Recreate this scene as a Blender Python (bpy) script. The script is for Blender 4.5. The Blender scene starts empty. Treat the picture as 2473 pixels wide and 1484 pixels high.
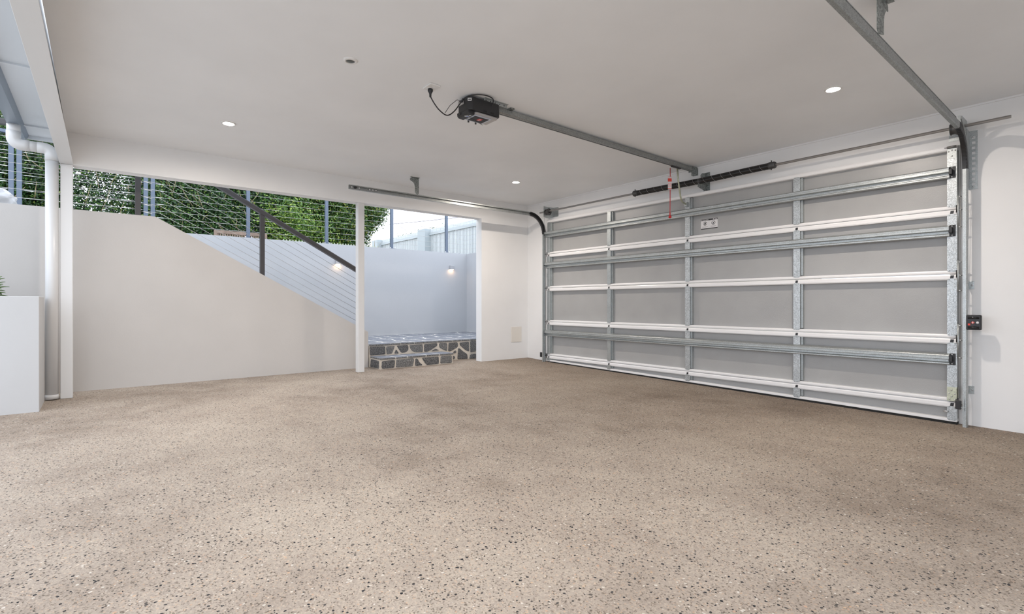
import bpy, bmesh, math, random
import numpy as np
from mathutils import Vector, Matrix
random.seed(7); np.random.seed(7)
PI = math.pi
scene = bpy.context.scene
C = scene.collection

# ------------------------------------------------------------------ camera
F_PX = 1223.2253
cam_d = bpy.data.cameras.new('camera'); cam = bpy.data.objects.new('camera', cam_d); C.objects.link(cam)
cam_d.sensor_width = 36.0; cam_d.lens = F_PX*36.0/2473.0
cam_d.shift_y = -8.2/2473.0
cam_d.clip_start = 0.02; cam_d.clip_end = 300
cam.location = (6.2957, -5.4231, 0.8872); cam.rotation_euler = (PI/2, 0, 0.8855)
scene.camera = cam

# ------------------------------------------------------------------ sky, exposure
SKY = 1.32; LAMP = 740.0; WALLLAMP = 17.0; EXPO = 1.07
w = bpy.data.worlds.new('sky'); scene.world = w; w.use_nodes = True
nt = w.node_tree; bg = nt.nodes['Background']
tc = nt.nodes.new('ShaderNodeTexCoord'); nz = nt.nodes.new('ShaderNodeTexNoise'); rp = nt.nodes.new('ShaderNodeValToRGB')
nz.inputs['Scale'].default_value = 2.4; nz.inputs['Detail'].default_value = 5
nt.links.new(tc.outputs['Generated'], nz.inputs['Vector']); nt.links.new(nz.outputs['Fac'], rp.inputs['Fac'])
rp.color_ramp.elements[0].position = .3; rp.color_ramp.elements[0].color = (.72, .80, .93, 1)
rp.color_ramp.elements[1].position = .7; rp.color_ramp.elements[1].color = (.88, .93, 1.0, 1)
nt.links.new(rp.outputs['Color'], bg.inputs['Color']); bg.inputs['Strength'].default_value = SKY
vs = scene.view_settings
vs.view_transform = 'Standard'; vs.look = 'None'; vs.gamma = 1.0; vs.use_curve_mapping = False; vs.exposure = EXPO

# ------------------------------------------------------------------ materials
def mat(name, col, rough=.5, metal=0.0, spec=.5, emit=None, estr=0, trans=0):
    m = bpy.data.materials.new(name); m.use_nodes = True
    b = m.node_tree.nodes['Principled BSDF']
    b.inputs['Base Color'].default_value = (*col, 1); b.inputs['Roughness'].default_value = rough
    b.inputs['Metallic'].default_value = metal; b.inputs['Specular IOR Level'].default_value = spec
    if emit: b.inputs['Emission Color'].default_value = (*emit, 1); b.inputs['Emission Strength'].default_value = estr
    if trans: b.inputs['Transmission Weight'].default_value = trans
    return m
def nn(m, t): return m.node_tree.nodes.new(t)
def lk(m, a, b): m.node_tree.links.new(a, b)
def bsdf(m): return m.node_tree.nodes['Principled BSDF']
def ramp(m, stops, interp='LINEAR'):
    r = nn(m, 'ShaderNodeValToRGB'); cr = r.color_ramp; cr.interpolation = interp
    while len(cr.elements) < len(stops): cr.elements.new(.5)
    for e, (p, c) in zip(cr.elements, stops): e.position = p; e.color = (*c, 1)
    return r
def mix(m, mode='MIX'):
    x = nn(m, 'ShaderNodeMix'); x.data_type = 'RGBA'; x.blend_type = mode; return x
def obj_coord(m):
    t = nn(m, 'ShaderNodeTexCoord'); return t.outputs['Object']
def noise(m, scale, detail=3, vec=None, rough=.5):
    n = nn(m, 'ShaderNodeTexNoise'); n.inputs['Scale'].default_value = scale; n.inputs['Detail'].default_value = detail
    n.inputs['Roughness'].default_value = rough
    lk(m, vec if vec else obj_coord(m), n.inputs['Vector']); return n
def bump(m, height, strength=.2, dist=.002):
    b = nn(m, 'ShaderNodeBump'); b.inputs['Strength'].default_value = strength; b.inputs['Distance'].default_value = dist
    lk(m, height, b.inputs['Height']); lk(m, b.outputs['Normal'], bsdf(m).inputs['Normal'])

def painted(name, col, rough=.55, var=.03, scale=1.5, bs=.05, bscale=120, spec=.35):
    m = mat(name, col, rough, spec=spec)
    n = noise(m, scale, 4)
    r = ramp(m, [(.3, tuple(c*(1-var) for c in col)), (.7, tuple(min(1, c*(1+var)) for c in col))])
    lk(m, n.outputs['Fac'], r.inputs['Fac']); lk(m, r.outputs['Color'], bsdf(m).inputs['Base Color'])
    bump(m, noise(m, bscale, 2).outputs['Fac'], bs, .003)
    return m
def galvanised(name, lo, hi, scale=90, rough=.42, metal=.75):
    m = mat(name, hi, rough, metal)
    v = nn(m, 'ShaderNodeTexVoronoi'); v.inputs['Scale'].default_value = scale; lk(m, obj_coord(m), v.inputs['Vector'])
    s = nn(m, 'ShaderNodeSeparateColor'); lk(m, v.outputs['Color'], s.inputs['Color'])
    n = noise(m, 14, 4)
    ad = nn(m, 'ShaderNodeMath'); ad.operation = 'MULTIPLY_ADD'; ad.inputs[1].default_value = .65
    mu = nn(m, 'ShaderNodeMath'); mu.operation = 'MULTIPLY'; mu.inputs[1].default_value = .45
    lk(m, n.outputs['Fac'], mu.inputs[0]); lk(m, s.outputs['Red'], ad.inputs[0]); lk(m, mu.outputs[0], ad.inputs[2])
    r = ramp(m, [(.12, lo), (.85, hi)]); lk(m, ad.outputs[0], r.inputs['Fac']); lk(m, r.outputs['Color'], bsdf(m).inputs['Base Color'])
    rr = nn(m, 'ShaderNodeMapRange'); rr.inputs['To Min'].default_value = rough-.1; rr.inputs['To Max'].default_value = rough+.15
    lk(m, s.outputs['Green'], rr.inputs['Value']); lk(m, rr.outputs['Result'], bsdf(m).inputs['Roughness'])
    return m

M = {}
M['wall'] = painted('white_wall_paint', (.85, .845, .84))
M['ceil'] = painted('ceiling_paint', (.87, .88, .89), .5)
M['render'] = painted('cream_render', (.565, .54, .515), .75, .04, 1.2, .25, 90)
M['outwall'] = painted('outdoor_white_render', (.49, .50, .52), .75, .04, .8, .3, 70)
M['planter'] = painted('planter_render', (.55, .55, .55), .75, .03, 1, .2, 70)
M['trimw'] = painted('white_steel_paint', (.73, .727, .72), .3, .01, 2, .01, 60, .5)
M['pvc'] = mat('white_pvc', (.68, .675, .67), .3)
M['railw'] = painted('white_powder_coat', (.86, .85, .845), .3, .01, 3, .01, 80, .5)
M['galv'] = galvanised('galvanised_steel', (.35, .37, .37), (.57, .60, .60), 320, .4)
M['galv_big'] = galvanised('galvanised_spangle', (.30, .315, .32), (.66, .69, .70), 210)
M['galv_dark'] = galvanised('dull_galvanised_steel', (.12, .13, .125), (.42, .45, .44), 110, .5)
M['zinc_y'] = galvanised('yellow_zinc', (.42, .44, .33), (.62, .63, .50), 50)
M['galv_rail'] = galvanised('weathered_galvanised_rail', (.24, .25, .245), (.43, .45, .445), 240, .42)
M['steel'] = mat('grey_steel_shaft', (.30, .29, .28), .35, .8)
M['dark_steel'] = mat('dark_steel', (.09, .09, .09), .45, .6)
M['chrome'] = mat('bright_zinc_bolt', (.75, .76, .76), .25, .9)
M['black'] = mat('black_plastic', (.022, .022, .024), .42)
M['black_gloss'] = mat('black_gloss_plastic', (.014, .014, .015), .22)
M['rubber'] = mat('black_rubber', (.012, .012, .012), .8)
M['white_pl'] = mat('white_plastic', (.80, .79, .77), .35)
M['cream_pl'] = mat('cream_plastic', (.78, .74, .68), .4)
M['red'] = mat('red_plastic', (.55, .02, .02), .4)
M['redtag'] = mat('red_print', (.70, .06, .04), .5)
M['white_print'] = mat('white_print', (.78, .76, .76), .5)
M['black_print'] = mat('black_print', (.02, .02, .02), .5)
M['grey_print'] = mat('grey_print', (.42, .41, .41), .5)
M['blue_pl'] = mat('blue_plastic', (.03, .12, .45), .4)
M['silver'] = mat('silver_plastic', (.50, .53, .60), .3, .3)
M['lens_grey'] = mat('frosted_grey_plastic', (.42, .40, .39), .35)
M['charcoal'] = mat('charcoal_powder_coat', (.052, .048, .05), .4)
M['slate'] = mat('slate_blue_powder_coat', (.13, .165, .225), .4)
M['gutter'] = mat('slate_gutter_steel', (.20, .245, .30), .35)
M['cable'] = mat('stainless_cable', (.52, .51, .50), .35, .75)
M['mortar'] = painted('mortar', (.66, .60, .52), .85, .08, 9, .5, 90)
M['timber'] = painted('weathered_timber', (.33, .25, .20), .7, .2, 12, .3, 60)
M['picket'] = mat('pale_green_paint', (.55, .60, .46), .6)
M['fencew'] = mat('white_fence_paint', (.62, .655, .67), .4)
M['fencer'] = mat('fence_rail_paint', (.48, .53, .55), .4)
M['pillar'] = mat('pillar_render', (.46, .51, .535), .6)
M['lamp_metal'] = mat('brushed_silver_lamp', (.55, .55, .57), .35, .6)
M['soil'] = mat('soil', (.05, .04, .03), .95)
M['wire'] = mat('power_line', (.30, .28, .32), .7)
M['bag'] = mat('white_film', (.58, .59, .61), .3)
M['dead_lens'] = mat('unlit_lens', (.10, .11, .105), .35)
M['downlight'] = mat('downlight_lens', (.9, .9, .9), .4, emit=(1.0, .895, .795), estr=LAMP)
M['walllight'] = mat('wall_light_lens', (.9, .9, .9), .4, emit=(1.0, .62, .32), estr=WALLLAMP)

def panel_mat():
    m = mat('grey_door_skin', (.385, .38, .375), .27)
    n = noise(m, 3, 3); r = ramp(m, [(.3, (.37, .367, .362)), (.7, (.40, .397, .39))])
    lk(m, n.outputs['Fac'], r.inputs['Fac']); lk(m, r.outputs['Color'], bsdf(m).inputs['Base Color'])
    bump(m, noise(m, 210, 2).outputs['Fac'], .5, .002); return m
M['panel'] = panel_mat()

def floor_mat():
    m = mat('exposed_aggregate', (.45, .39, .33), .55)
    oc = obj_coord(m)
    # warp so the pebbles are irregular
    wn = noise(m, 60, 2, oc); wm = nn(m, 'ShaderNodeVectorMath'); wm.operation = 'SCALE'; wm.inputs['Scale'].default_value = .012
    sb = nn(m, 'ShaderNodeVectorMath'); sb.operation = 'SUBTRACT'; sb.inputs[1].default_value = (.5, .5, .5)
    lk(m, wn.outputs['Color'], sb.inputs[0]); lk(m, sb.outputs[0], wm.inputs[0])
    av = nn(m, 'ShaderNodeVectorMath'); lk(m, oc, av.inputs[0]); lk(m, wm.outputs[0], av.inputs[1])
    vec = av.outputs[0]
    # matrix tone: large patches
    big = noise(m, .55, 4, oc, .55); mid = noise(m, 3.2, 4, oc, .6)
    base = ramp(m, [(.38, (.29, .242, .202)), (.52, (.405, .350, .300)), (.66, (.475, .418, .358))])
    a1 = nn(m, 'ShaderNodeMath'); a1.operation = 'MULTIPLY_ADD'; a1.inputs[1].default_value = .35
    a2 = nn(m, 'ShaderNodeMath'); a2.operation = 'MULTIPLY'; a2.inputs[1].default_value = .68
    lk(m, big.outputs['Fac'], a2.inputs[0]); lk(m, mid.outputs['Fac'], a1.inputs[0]); lk(m, a2.outputs[0], a1.inputs[2])
    lk(m, a1.outputs[0], base.inputs['Fac'])
    # irregular darkening that deepens towards the door
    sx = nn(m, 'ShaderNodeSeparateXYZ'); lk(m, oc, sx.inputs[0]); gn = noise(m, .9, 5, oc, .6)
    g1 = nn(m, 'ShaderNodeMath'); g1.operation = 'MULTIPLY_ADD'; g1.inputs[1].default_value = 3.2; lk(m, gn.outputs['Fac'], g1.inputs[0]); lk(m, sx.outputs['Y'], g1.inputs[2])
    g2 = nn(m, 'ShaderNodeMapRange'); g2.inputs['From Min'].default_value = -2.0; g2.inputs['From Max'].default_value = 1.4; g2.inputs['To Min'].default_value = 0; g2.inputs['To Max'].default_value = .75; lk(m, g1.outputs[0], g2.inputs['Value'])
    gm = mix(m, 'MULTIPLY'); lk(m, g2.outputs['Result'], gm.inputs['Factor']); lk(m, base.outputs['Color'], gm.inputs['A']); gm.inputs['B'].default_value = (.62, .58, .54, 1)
    # fine pebbles
    fine = nn(m, 'ShaderNodeTexVoronoi'); fine.inputs['Scale'].default_value = 190; lk(m, vec, fine.inputs['Vector'])
    fs = nn(m, 'ShaderNodeSeparateColor'); lk(m, fine.outputs['Color'], fs.inputs['Color'])
    fr = ramp(m, [(0, (.24, .22, .20)), (.06, (.52, .49, .46)), (.16, (.86, .84, .82)), (.5, (.98, .97, .95)), (.80, (1.08, 1.05, 1.0)), (.93, (1.22, 1.19, 1.15)), (1, (1.20, .98, .80))])
    lk(m, fs.outputs['Red'], fr.inputs['Fac'])
    x1 = mix(m, 'MULTIPLY'); x1.inputs['Factor'].default_value = .9
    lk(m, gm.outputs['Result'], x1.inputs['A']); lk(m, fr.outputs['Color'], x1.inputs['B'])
    # larger dark stones
    st = nn(m, 'ShaderNodeTexVoronoi'); st.inputs['Scale'].default_value = 86; lk(m, vec, st.inputs['Vector'])
    ss = nn(m, 'ShaderNodeSeparateColor'); lk(m, st.outputs['Color'], ss.inputs['Color'])
    pick = nn(m, 'ShaderNodeMath'); pick.operation = 'LESS_THAN'; pick.inputs[1].default_value = .17
    lk(m, ss.outputs['Red'], pick.inputs[0])
    thr = nn(m, 'ShaderNodeMath'); thr.operation = 'MULTIPLY_ADD'; thr.inputs[1].default_value = .34; thr.inputs[2].default_value = .14
    lk(m, ss.outputs['Green'], thr.inputs[0])
    ins = nn(m, 'ShaderNodeMath'); ins.operation = 'LESS_THAN'; lk(m, st.outputs['Distance'], ins.inputs[0]); lk(m, thr.outputs[0], ins.inputs[1])
    both = nn(m, 'ShaderNodeMath'); both.operation = 'MULTIPLY'; lk(m, pick.outputs[0], both.inputs[0]); lk(m, ins.outputs[0], both.inputs[1])
    sc = ramp(m, [(0, (.016, .017, .02)), (.65, (.035, .036, .04)), (1, (.10, .09, .08))]); lk(m, ss.outputs['Blue'], sc.inputs['Fac'])
    x2 = mix(m); lk(m, both.outputs[0], x2.inputs['Factor']); lk(m, x1.outputs['Result'], x2.inputs['A']); lk(m, sc.outputs['Color'], x2.inputs['B'])
    # pale and rusty stones
    pk2 = nn(m, 'ShaderNodeMath'); pk2.operation = 'GREATER_THAN'; pk2.inputs[1].default_value = .90; lk(m, ss.outputs['Red'], pk2.inputs[0])
    b2 = nn(m, 'ShaderNodeMath'); b2.operation = 'MULTIPLY'; lk(m, pk2.outputs[0], b2.inputs[0]); lk(m, ins.outputs[0], b2.inputs[1])
    b3 = nn(m, 'ShaderNodeMath'); b3.operation = 'MULTIPLY'; b3.inputs[1].default_value = .6; lk(m, b2.outputs[0], b3.inputs[0])
    pc = ramp(m, [(0, (.78, .74, .68)), (.55, (.72, .68, .60)), (.8, (.66, .44, .26)), (1, (.58, .33, .22))]); lk(m, ss.outputs['Blue'], pc.inputs['Fac'])
    x3 = mix(m); lk(m, b3.outputs[0], x3.inputs['Factor']); lk(m, x2.outputs['Result'], x3.inputs['A']); lk(m, pc.outputs['Color'], x3.inputs['B'])
    lk(m, x3.outputs['Result'], bsdf(m).inputs['Base Color'])
    bump(m, fine.outputs['Distance'], .25, .003)
    bsdf(m).inputs['Roughness'].default_value = .8; bsdf(m).inputs['Specular IOR Level'].default_value = .18
    return m
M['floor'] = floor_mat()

def stone_mat(name, lo, hi, scale=55):
    m = mat(name, lo, .75)
    g = noise(m, scale, 6, None, .75)
    r = ramp(m, [(.42, lo), (.55, tuple(a*.6+b*.4 for a, b in zip(lo, hi))), (.66, hi)])
    lk(m, g.outputs['Fac'], r.inputs['Fac']); lk(m, r.outputs['Color'], bsdf(m).inputs['Base Color'])
    bump(m, g.outputs['Fac'], .6, .006); return m
M['stone'] = stone_mat('dark_granite', (.020, .021, .024), (.42, .42, .42), 110)
M['stone2'] = stone_mat('grey_granite', (.05, .05, .05), (.55, .55, .54), 120)
M['paving'] = stone_mat('slate_paving', (.15, .165, .20), (.32, .335, .37), 18)
M['joint'] = painted('pale_joint', (.72, .70, .66), .85, .06, 9, .3, 90)

def leaf_mat(name, stops):
    m = mat(name, (.1, .2, .05), .38)
    g = nn(m, 'ShaderNodeNewGeometry'); r = ramp(m, stops)
    lk(m, g.outputs['Random Per Island'], r.inputs['Fac']); lk(m, r.outputs['Color'], bsdf(m).inputs['Base Color'])
    bsdf(m).inputs['Subsurface Weight'].default_value = 0
    return m
M['leaf_dark'] = leaf_mat('hedge_leaf', [(0, (.012, .035, .014)), (.5, (.028, .085, .022)), (.85, (.07, .17, .03)), (1, (.20, .26, .05))])
M['leaf_mid'] = leaf_mat('fig_leaf', [(0, (.015, .045, .012)), (.45, (.042, .11, .02)), (.8, (.11, .21, .035)), (1, (.32, .32, .07))])
M['leaf_bright'] = leaf_mat('young_leaf', [(0, (.03, .09, .015)), (.5, (.11, .23, .03)), (1, (.28, .38, .05))])
M['twig'] = mat('pale_twig', (.36, .29, .17), .8)
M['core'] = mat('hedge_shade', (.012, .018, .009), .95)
M['succ'] = leaf_mat('planter_leaf', [(0, (.03, .10, .015)), (.5, (.07, .18, .025)), (1, (.16, .27, .05))])
M['ground'] = painted('garden_ground', (.20, .18, .13), .9, .2, 2, .3, 30)
M['concrete'] = painted('concrete', (.46, .45, .43), .8, .1, 2, .3, 40)
M['paleconc'] = painted('pale_bounce_paving', (.55, .545, .535), .8, .06, 2, .2, 40)
M['soffit'] = mat('pale_roof_steel', (.66, .69, .72), .35)

# ------------------------------------------------------------------ mesh helpers
class MB:
    def __init__(s): s.v = []; s.f = []; s.sm = []
    def add(s, vs, fs, smooth=False):
        o = len(s.v); s.v += [tuple(v) for v in vs]; s.f += [tuple(i+o for i in f) for f in fs]; s.sm += [smooth]*len(fs); return s
    def box(s, a, b):
        (x0, y0, z0), (x1, y1, z1) = a, b
        return s.add([(x0,y0,z0),(x1,y0,z0),(x1,y1,z0),(x0,y1,z0),(x0,y0,z1),(x1,y0,z1),(x1,y1,z1),(x0,y1,z1)],
                     [(0,3,2,1),(4,5,6,7),(0,1,5,4),(1,2,6,5),(2,3,7,6),(3,0,4,7)])
    def prism(s, poly, axis, a0, a1, smooth=False):
        n = len(poly)
        def P(p, a):
            return (a, p[0], p[1]) if axis == 'x' else (p[0], a, p[1]) if axis == 'y' else (p[0], p[1], a)
        vs = [P(p, a0) for p in poly]+[P(p, a1) for p in poly]
        s.add(vs, [(i, (i+1) % n, n+(i+1) % n, n+i) for i in range(n)], smooth)
        o = len(s.v)-2*n
        s.f += [tuple(o+i for i in range(n-1, -1, -1)), tuple(o+n+i for i in range(n))]; s.sm += [False, False]
        return s
    def frames(s, pts):
        pts = [Vector(p) for p in pts]; T = []
        for i in range(len(pts)):
            a = pts[max(i-1, 0)]; b = pts[min(i+1, len(pts)-1)]; T.append((b-a).normalized())
        up = Vector((0, 0, 1)) if abs(T[0].z) < .9 else Vector((1, 0, 0))
        N = T[0].cross(up).normalized(); out = []
        for i, t in enumerate(T):
            N = (N-t*N.dot(t)).normalized(); out.append((pts[i], t, N, t.cross(N)))
        return out
    def tube(s, pts, r, n=8, cap=True, smooth=True):
        fr = s.frames(pts); rs = r if isinstance(r, (list, tuple)) else [r]*len(fr); vs = []
        for (p, t, N, B), rr in zip(fr, rs):
            for k in range(n):
                a = 2*PI*k/n; vs.append(p+(N*math.cos(a)+B*math.sin(a))*rr)
        fs = []
        for i in range(len(fr)-1):
            for k in range(n):
                k2 = (k+1) % n; fs.append((i*n+k, i*n+k2, (i+1)*n+k2, (i+1)*n+k))
        s.add(vs, fs, smooth)
        if cap:
            o = len(s.v)-len(vs); L = (len(fr)-1)*n
            s.f += [tuple(o+k for k in range(n-1, -1, -1)), tuple(o+L+k for k in range(n))]; s.sm += [False, False]
        return s
    def cyl(s, a, b, r, n=12): return s.tube([a, b], r, n)
    def sweep(s, pts, prof, side=(1, 0, 0), cap=True):
        S = Vector(side); P = [Vector(p) for p in pts]; n = len(prof); vs = []
        for i in range(len(P)):
            a = P[max(i-1, 0)]; b = P[min(i+1, len(P)-1)]; t = (b-a).normalized(); U = S.cross(t).normalized()
            for (u, v) in prof: vs.append(P[i]+S*u+U*v)
        fs = [(i*n+k, i*n+(k+1) % n, (i+1)*n+(k+1) % n, (i+1)*n+k) for i in range(len(P)-1) for k in range(n)]
        s.add(vs, fs)
        if cap:
            o = len(s.v)-len(vs); L = (len(P)-1)*n
            s.f += [tuple(o+k for k in range(n-1, -1, -1)), tuple(o+L+k for k in range(n))]; s.sm += [False, False]
        return s
    def lathe(s, prof, origin=(0, 0, 0), axis='z', n=24, smooth=True):
        vs = []; ox, oy, oz = origin
        for (r, h) in prof:
            for k in range(n):
                a = 2*PI*k/n; u, v = r*math.cos(a), r*math.sin(a)
                vs.append((ox+u, oy+v, oz+h) if axis == 'z' else (ox+h, oy+u, oz+v) if axis == 'x' else (ox+u, oy+h, oz+v))
        fs = [(i*n+k, i*n+(k+1) % n, (i+1)*n+(k+1) % n, (i+1)*n+k) for i in range(len(prof)-1) for k in range(n)]
        return s.add(vs, fs, smooth)
    def obox(s, c, ax, ay, az, hx, hy, hz):
        c = Vector(c); ax, ay, az = Vector(ax).normalized(), Vector(ay).normalized(), Vector(az).normalized()
        vs = [c+ax*hx*i+ay*hy*j+az*hz*k for k in (-1, 1) for (i, j) in ((-1, -1), (1, -1), (1, 1), (-1, 1))]
        return s.add(vs, [(0,3,2,1),(4,5,6,7),(0,1,5,4),(1,2,6,5),(2,3,7,6),(3,0,4,7)])
    def mesh(s, name, m, bevel=0, seg=2):
        me = bpy.data.meshes.new(name); me.from_pydata(s.v, [], s.f)
        for p, sm in zip(me.polygons, s.sm): p.use_smooth = sm
        bm = bmesh.new(); bm.from_mesh(me)
        bmesh.ops.recalc_face_normals(bm, faces=bm.faces)
        if bevel:
            es = [e for e in bm.edges if len(e.link_faces) == 2 and e.calc_face_angle(0) > .6]
            bmesh.ops.bevel(bm, geom=es, offset=bevel, segments=seg, affect='EDGES', profile=.5, clamp_overlap=True)
        bm.to_mesh(me); bm.free()
        if m: me.materials.append(M[m] if isinstance(m, str) else m)
        return me
    def build(s, name, m, parent=None, bevel=0, seg=2):
        o = bpy.data.objects.new(name, s.mesh(name, m, bevel, seg)); C.objects.link(o)
        if parent: attach(o, parent)
        return o
def world_offset(p):
    v = Vector(p.location)
    while p.parent: p = p.parent; v = v+Vector(p.location)
    return v
def attach(o, p):
    o.parent = p; o.matrix_parent_inverse = Matrix.Translation(-base_of(p))
BASE = {}
def base_of(p): return BASE.get(p.name, Vector((0, 0, 0)))
def tag(o, label, cat, group=None, kind=None):
    o['label'] = label
    if cat: o['category'] = cat
    if group: o['group'] = group
    if kind: o['kind'] = kind
    return o
def thing(name, label, cat, loc=(0, 0, 0), group=None, kind=None):
    o = bpy.data.objects.new(name, None); C.objects.link(o); o.location = loc; o.empty_display_size = .1
    BASE[o.name] = Vector(loc); return tag(o, label, cat, group, kind)
def struct(o): o['kind'] = 'structure'; return o
def copy_part(o, parent, loc=None):
    c = o.copy(); C.objects.link(c); c.parent = parent
    if loc is not None: c.location = loc
    return c
def copy_thing(o, loc, label):
    r = o.copy(); C.objects.link(r); r.location = loc; r['label'] = label
    for ch in list(o.children):
        c = ch.copy(); C.objects.link(c); c.parent = r
        for g in list(ch.children):
            d = g.copy(); C.objects.link(d); d.parent = c
    return r
def B(a, b): return MB().box(a, b)

# ------------------------------------------------------------------ the setting
H = 2.494; HB = 2.192; YW = 0.058          # ceiling, underside of beams, face of the door wall
def floor_z(x, y):
    t = min(max((y+1.2)/1.2, 0), 1); t = t*t*(3-2*t)
    return -.0165*max(x, -.4)-.012*t*min(max(x, 0)/.5, 1)
xs = np.concatenate([np.linspace(-2.3, 7, 32), [9, 13, 18]]); ys = np.linspace(-6.6, .3, 32)
vs_ = [(x, y, floor_z(x, y)) for y in ys for x in xs]; nx = len(xs)
fs_ = [(j*nx+i, j*nx+i+1, (j+1)*nx+i+1, (j+1)*nx+i) for j in range(len(ys)-1) for i in range(nx-1)]
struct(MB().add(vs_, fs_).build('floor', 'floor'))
struct(B((-.1, -5.652, H), (7.75, YW, H+.09)).build('ceiling', 'ceil'))
# door wall with its opening
DX0, DX1, DT = .60, 5.34, 2.14
m = MB(); 
m.box((-.143, YW, -.3), (DX0, YW+.2, H)); m.box((DX1, YW, -.3), (7.75, YW+.2, H)); m.box((DX0, YW, DT), (DX1, YW+.2, H))
struct(m.build('wall_front', 'wall'))
m = MB(); m.box((-.143, -.878, -.2), (0, YW, H))
struct(m.build('wall_left', 'wall'))
m = MB(); m.box((7.6, -2.4, -.4), (7.75, YW, H))
struct(m.build('wall_right', 'wall'))
# small square cornice bead along door wall
struct(B((0, YW-.012, H-.014), (7.6, YW, H)).build('trim_1', 'wall'))
# vertical sheet joints on the door wall above the door: proud by a hair
m = MB()
for x in (1.22, 2.95, 4.17): m.box((x-.0015, YW-.0012, DT+.05), (x+.0015, YW, H-.014))
struct(m.build('trim_2', 'wall'))

# beams and columns
hb = MB(); hb.box((-.12, -5.70, HB), (0, -.878, H)); hb.box((-.12, -5.6, HB-.008), (-.075, -.878, HB))
tag(hb.build('header_beam', 'wall'), 'long white header beam over the openings beside the stair', 'beam')
eb = MB(); eb.prism([(-5.70, HB), (-5.602, HB), (-5.602, HB+.006), (-5.604, HB+.008), (-5.604, HB+.016), (-5.650, HB+.016), (-5.652, HB+.02), (-5.652, H+.10), (-5.660, H+.10), (-5.660, HB+.02), (-5.662, HB+.016), (-5.698, HB+.016), (-5.698, HB+.008), (-5.70, HB+.006)], 'x', 0.0, 7.6)
eb.v = [(x, y-.0058*x, z) for x, y, z in eb.v]
tag(eb.build('edge_beam', 'trimw', bevel=.003), 'white steel edge beam overhead running towards the camera at the left', 'beam')
def column(y0, y1, label):
    t = thing('steel_column', label, 'column', (-.043, (y0+y1)/2, 0), 'white steel columns under the header beam')
    B((-.086, y0, floor_z(0, y0)), (0, y1, HB)).build('shaft', 'trimw', t, .005)
    return t
column(-5.694, -5.606, 'white square steel column beside the round downpipe')
column(-2.832, -2.746, 'white square steel column between the two side openings, near the stone step')

# stair wall, stairs, outer walls
WX = -.385
m = MB(); m.prism([(-9.0, -.1), (-2.53, -.1), (-2.53, .49), (-2.545, .508), (-2.585, .528), (-4.943, 1.829), (-9.0, 1.829)], 'x', WX-.19, WX)
struct(m.build('wall_stair', 'render'))
m = MB()
for k in range(8):
    z1 = .32+.185*(k+1); y1 = -2.60-.335*k
    m.box((-2.2, -9, z1-.19), (WX-.19, y1, z1-.005))
struct(m.build('stairs', 'concrete'))
OX = -2.2; OT = 1.89
struct(B((OX-.2, -9, -.2), (OX, .54, OT)).build('wall_outer', 'outwall'))
struct(B((OX, .34, -.2), (-.143, .54, OT)).build('wall_return', 'outwall'))
m = MB(); m.box((-20, -14, 1.3), (OX-.2, 14, 1.70)); m.box((OX-.2, .54, 1.3), (-.15, 14, 1.70))
struct(m.build('garden_ground', 'ground'))
struct(B((.57, -20, -.45), (18, -6.25, -.02)).build('added_bounce_paving', 'paleconc'))  # unseen pale ground, added to bounce daylight into the garage
struct(B((-40, -40, -1.2), (40, 40, -.9)).build('ground', 'ground'))
struct(B((-.143, YW+.2, -.5), (20, 14, -.22)).build('driveway', 'concrete'))

# planter
def ringv(x0, x1, y0, y1, z): return [(x0, y0, z), (x1, y0, z), (x1, y1, z), (x0, y1, z)]
m = MB(); m.add(ringv(.05, .565, -9.0, -5.80, -.05)+ringv(.05, .565, -9.0, -5.80, .947)+ringv(.105, .51, -8.95, -5.855, .947)+ringv(.105, .51, -8.95, -5.855, .88),
                [(3, 2, 1, 0)]+[(4*q+k, 4*q+(k+1) % 4, 4*q+4+(k+1) % 4, 4*q+4+k) for q in range(3) for k in range(4)]+[(12, 13, 14, 15)])
pl = thing('planter', 'white rendered planter wall at the left edge beside the downpipe', 'planter', (.3, -6.5, 0))
m.build('body', 'planter', pl, .004)
B((.106, -8.949, .875), (.509, -5.856, .905)).build('soil', 'soil', pl)

# overhanging roof and gutter beyond the edge beam
rf = thing('roof_overhang', 'pale steel roof sheet over the gutter at the top left corner', 'roof', (0, -5.85, 2.53))
m = MB(); m.box((-.58, -6.02, 2.545), (7.2, -5.68, 2.56)); m.build('sheet', 'soffit', rf)
for k in range(5): B((-.2+1.6*k, -5.97, 2.532), (-.17+1.6*k, -5.70, 2.546)).build('rib', 'soffit', rf)
B((-.60, -5.96, 2.51), (-.57, -5.70, 2.56)).build('end_flashing', 'soffit', rf)
m = MB(); m.prism([(-6.045, 2.48), (-5.968, 2.48), (-5.95, 2.545), (-5.955, 2.545), (-5.972, 2.485), (-6.041, 2.485), (-6.05, 2.60), (-6.07, 2.60), (-6.07, 2.596), (-6.054, 2.596)], 'x', -.59, 7.2)
tag(m.build('roof_gutter', 'gutter'), 'slate blue roof gutter at the top left corner above the downpipe', 'gutter')
dp = thing('downpipe', 'round white downpipe with two elbows beside the left column', 'pipe', (.005, -5.752, 0))
r = .047; px_ = .0
path = [(px_, -5.752, 0.012), (px_, -5.752, 2.22)]
MB().tube(path, r, 20).build('lower_pipe', 'pvc', dp)
def arc(c, r0, a0, a1, n, x): return [(x, c[0]+r0*math.cos(a0+(a1-a0)*i/n), c[1]+r0*math.sin(a0+(a1-a0)*i/n)) for i in range(n+1)]
e1 = [(px_, -5.752, 2.20)]+arc((-5.752-.055, 2.255), .055, 0, PI/2, 6, px_)+[(px_, -5.85, 2.31)]
MB().tube(e1, r+.003, 20).build('elbow', 'pvc', dp)
MB().tube([(px_, -5.84, 2.31), (px_, -5.95, 2.31)], r, 20).build('middle_pipe', 'pvc', dp)
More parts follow.
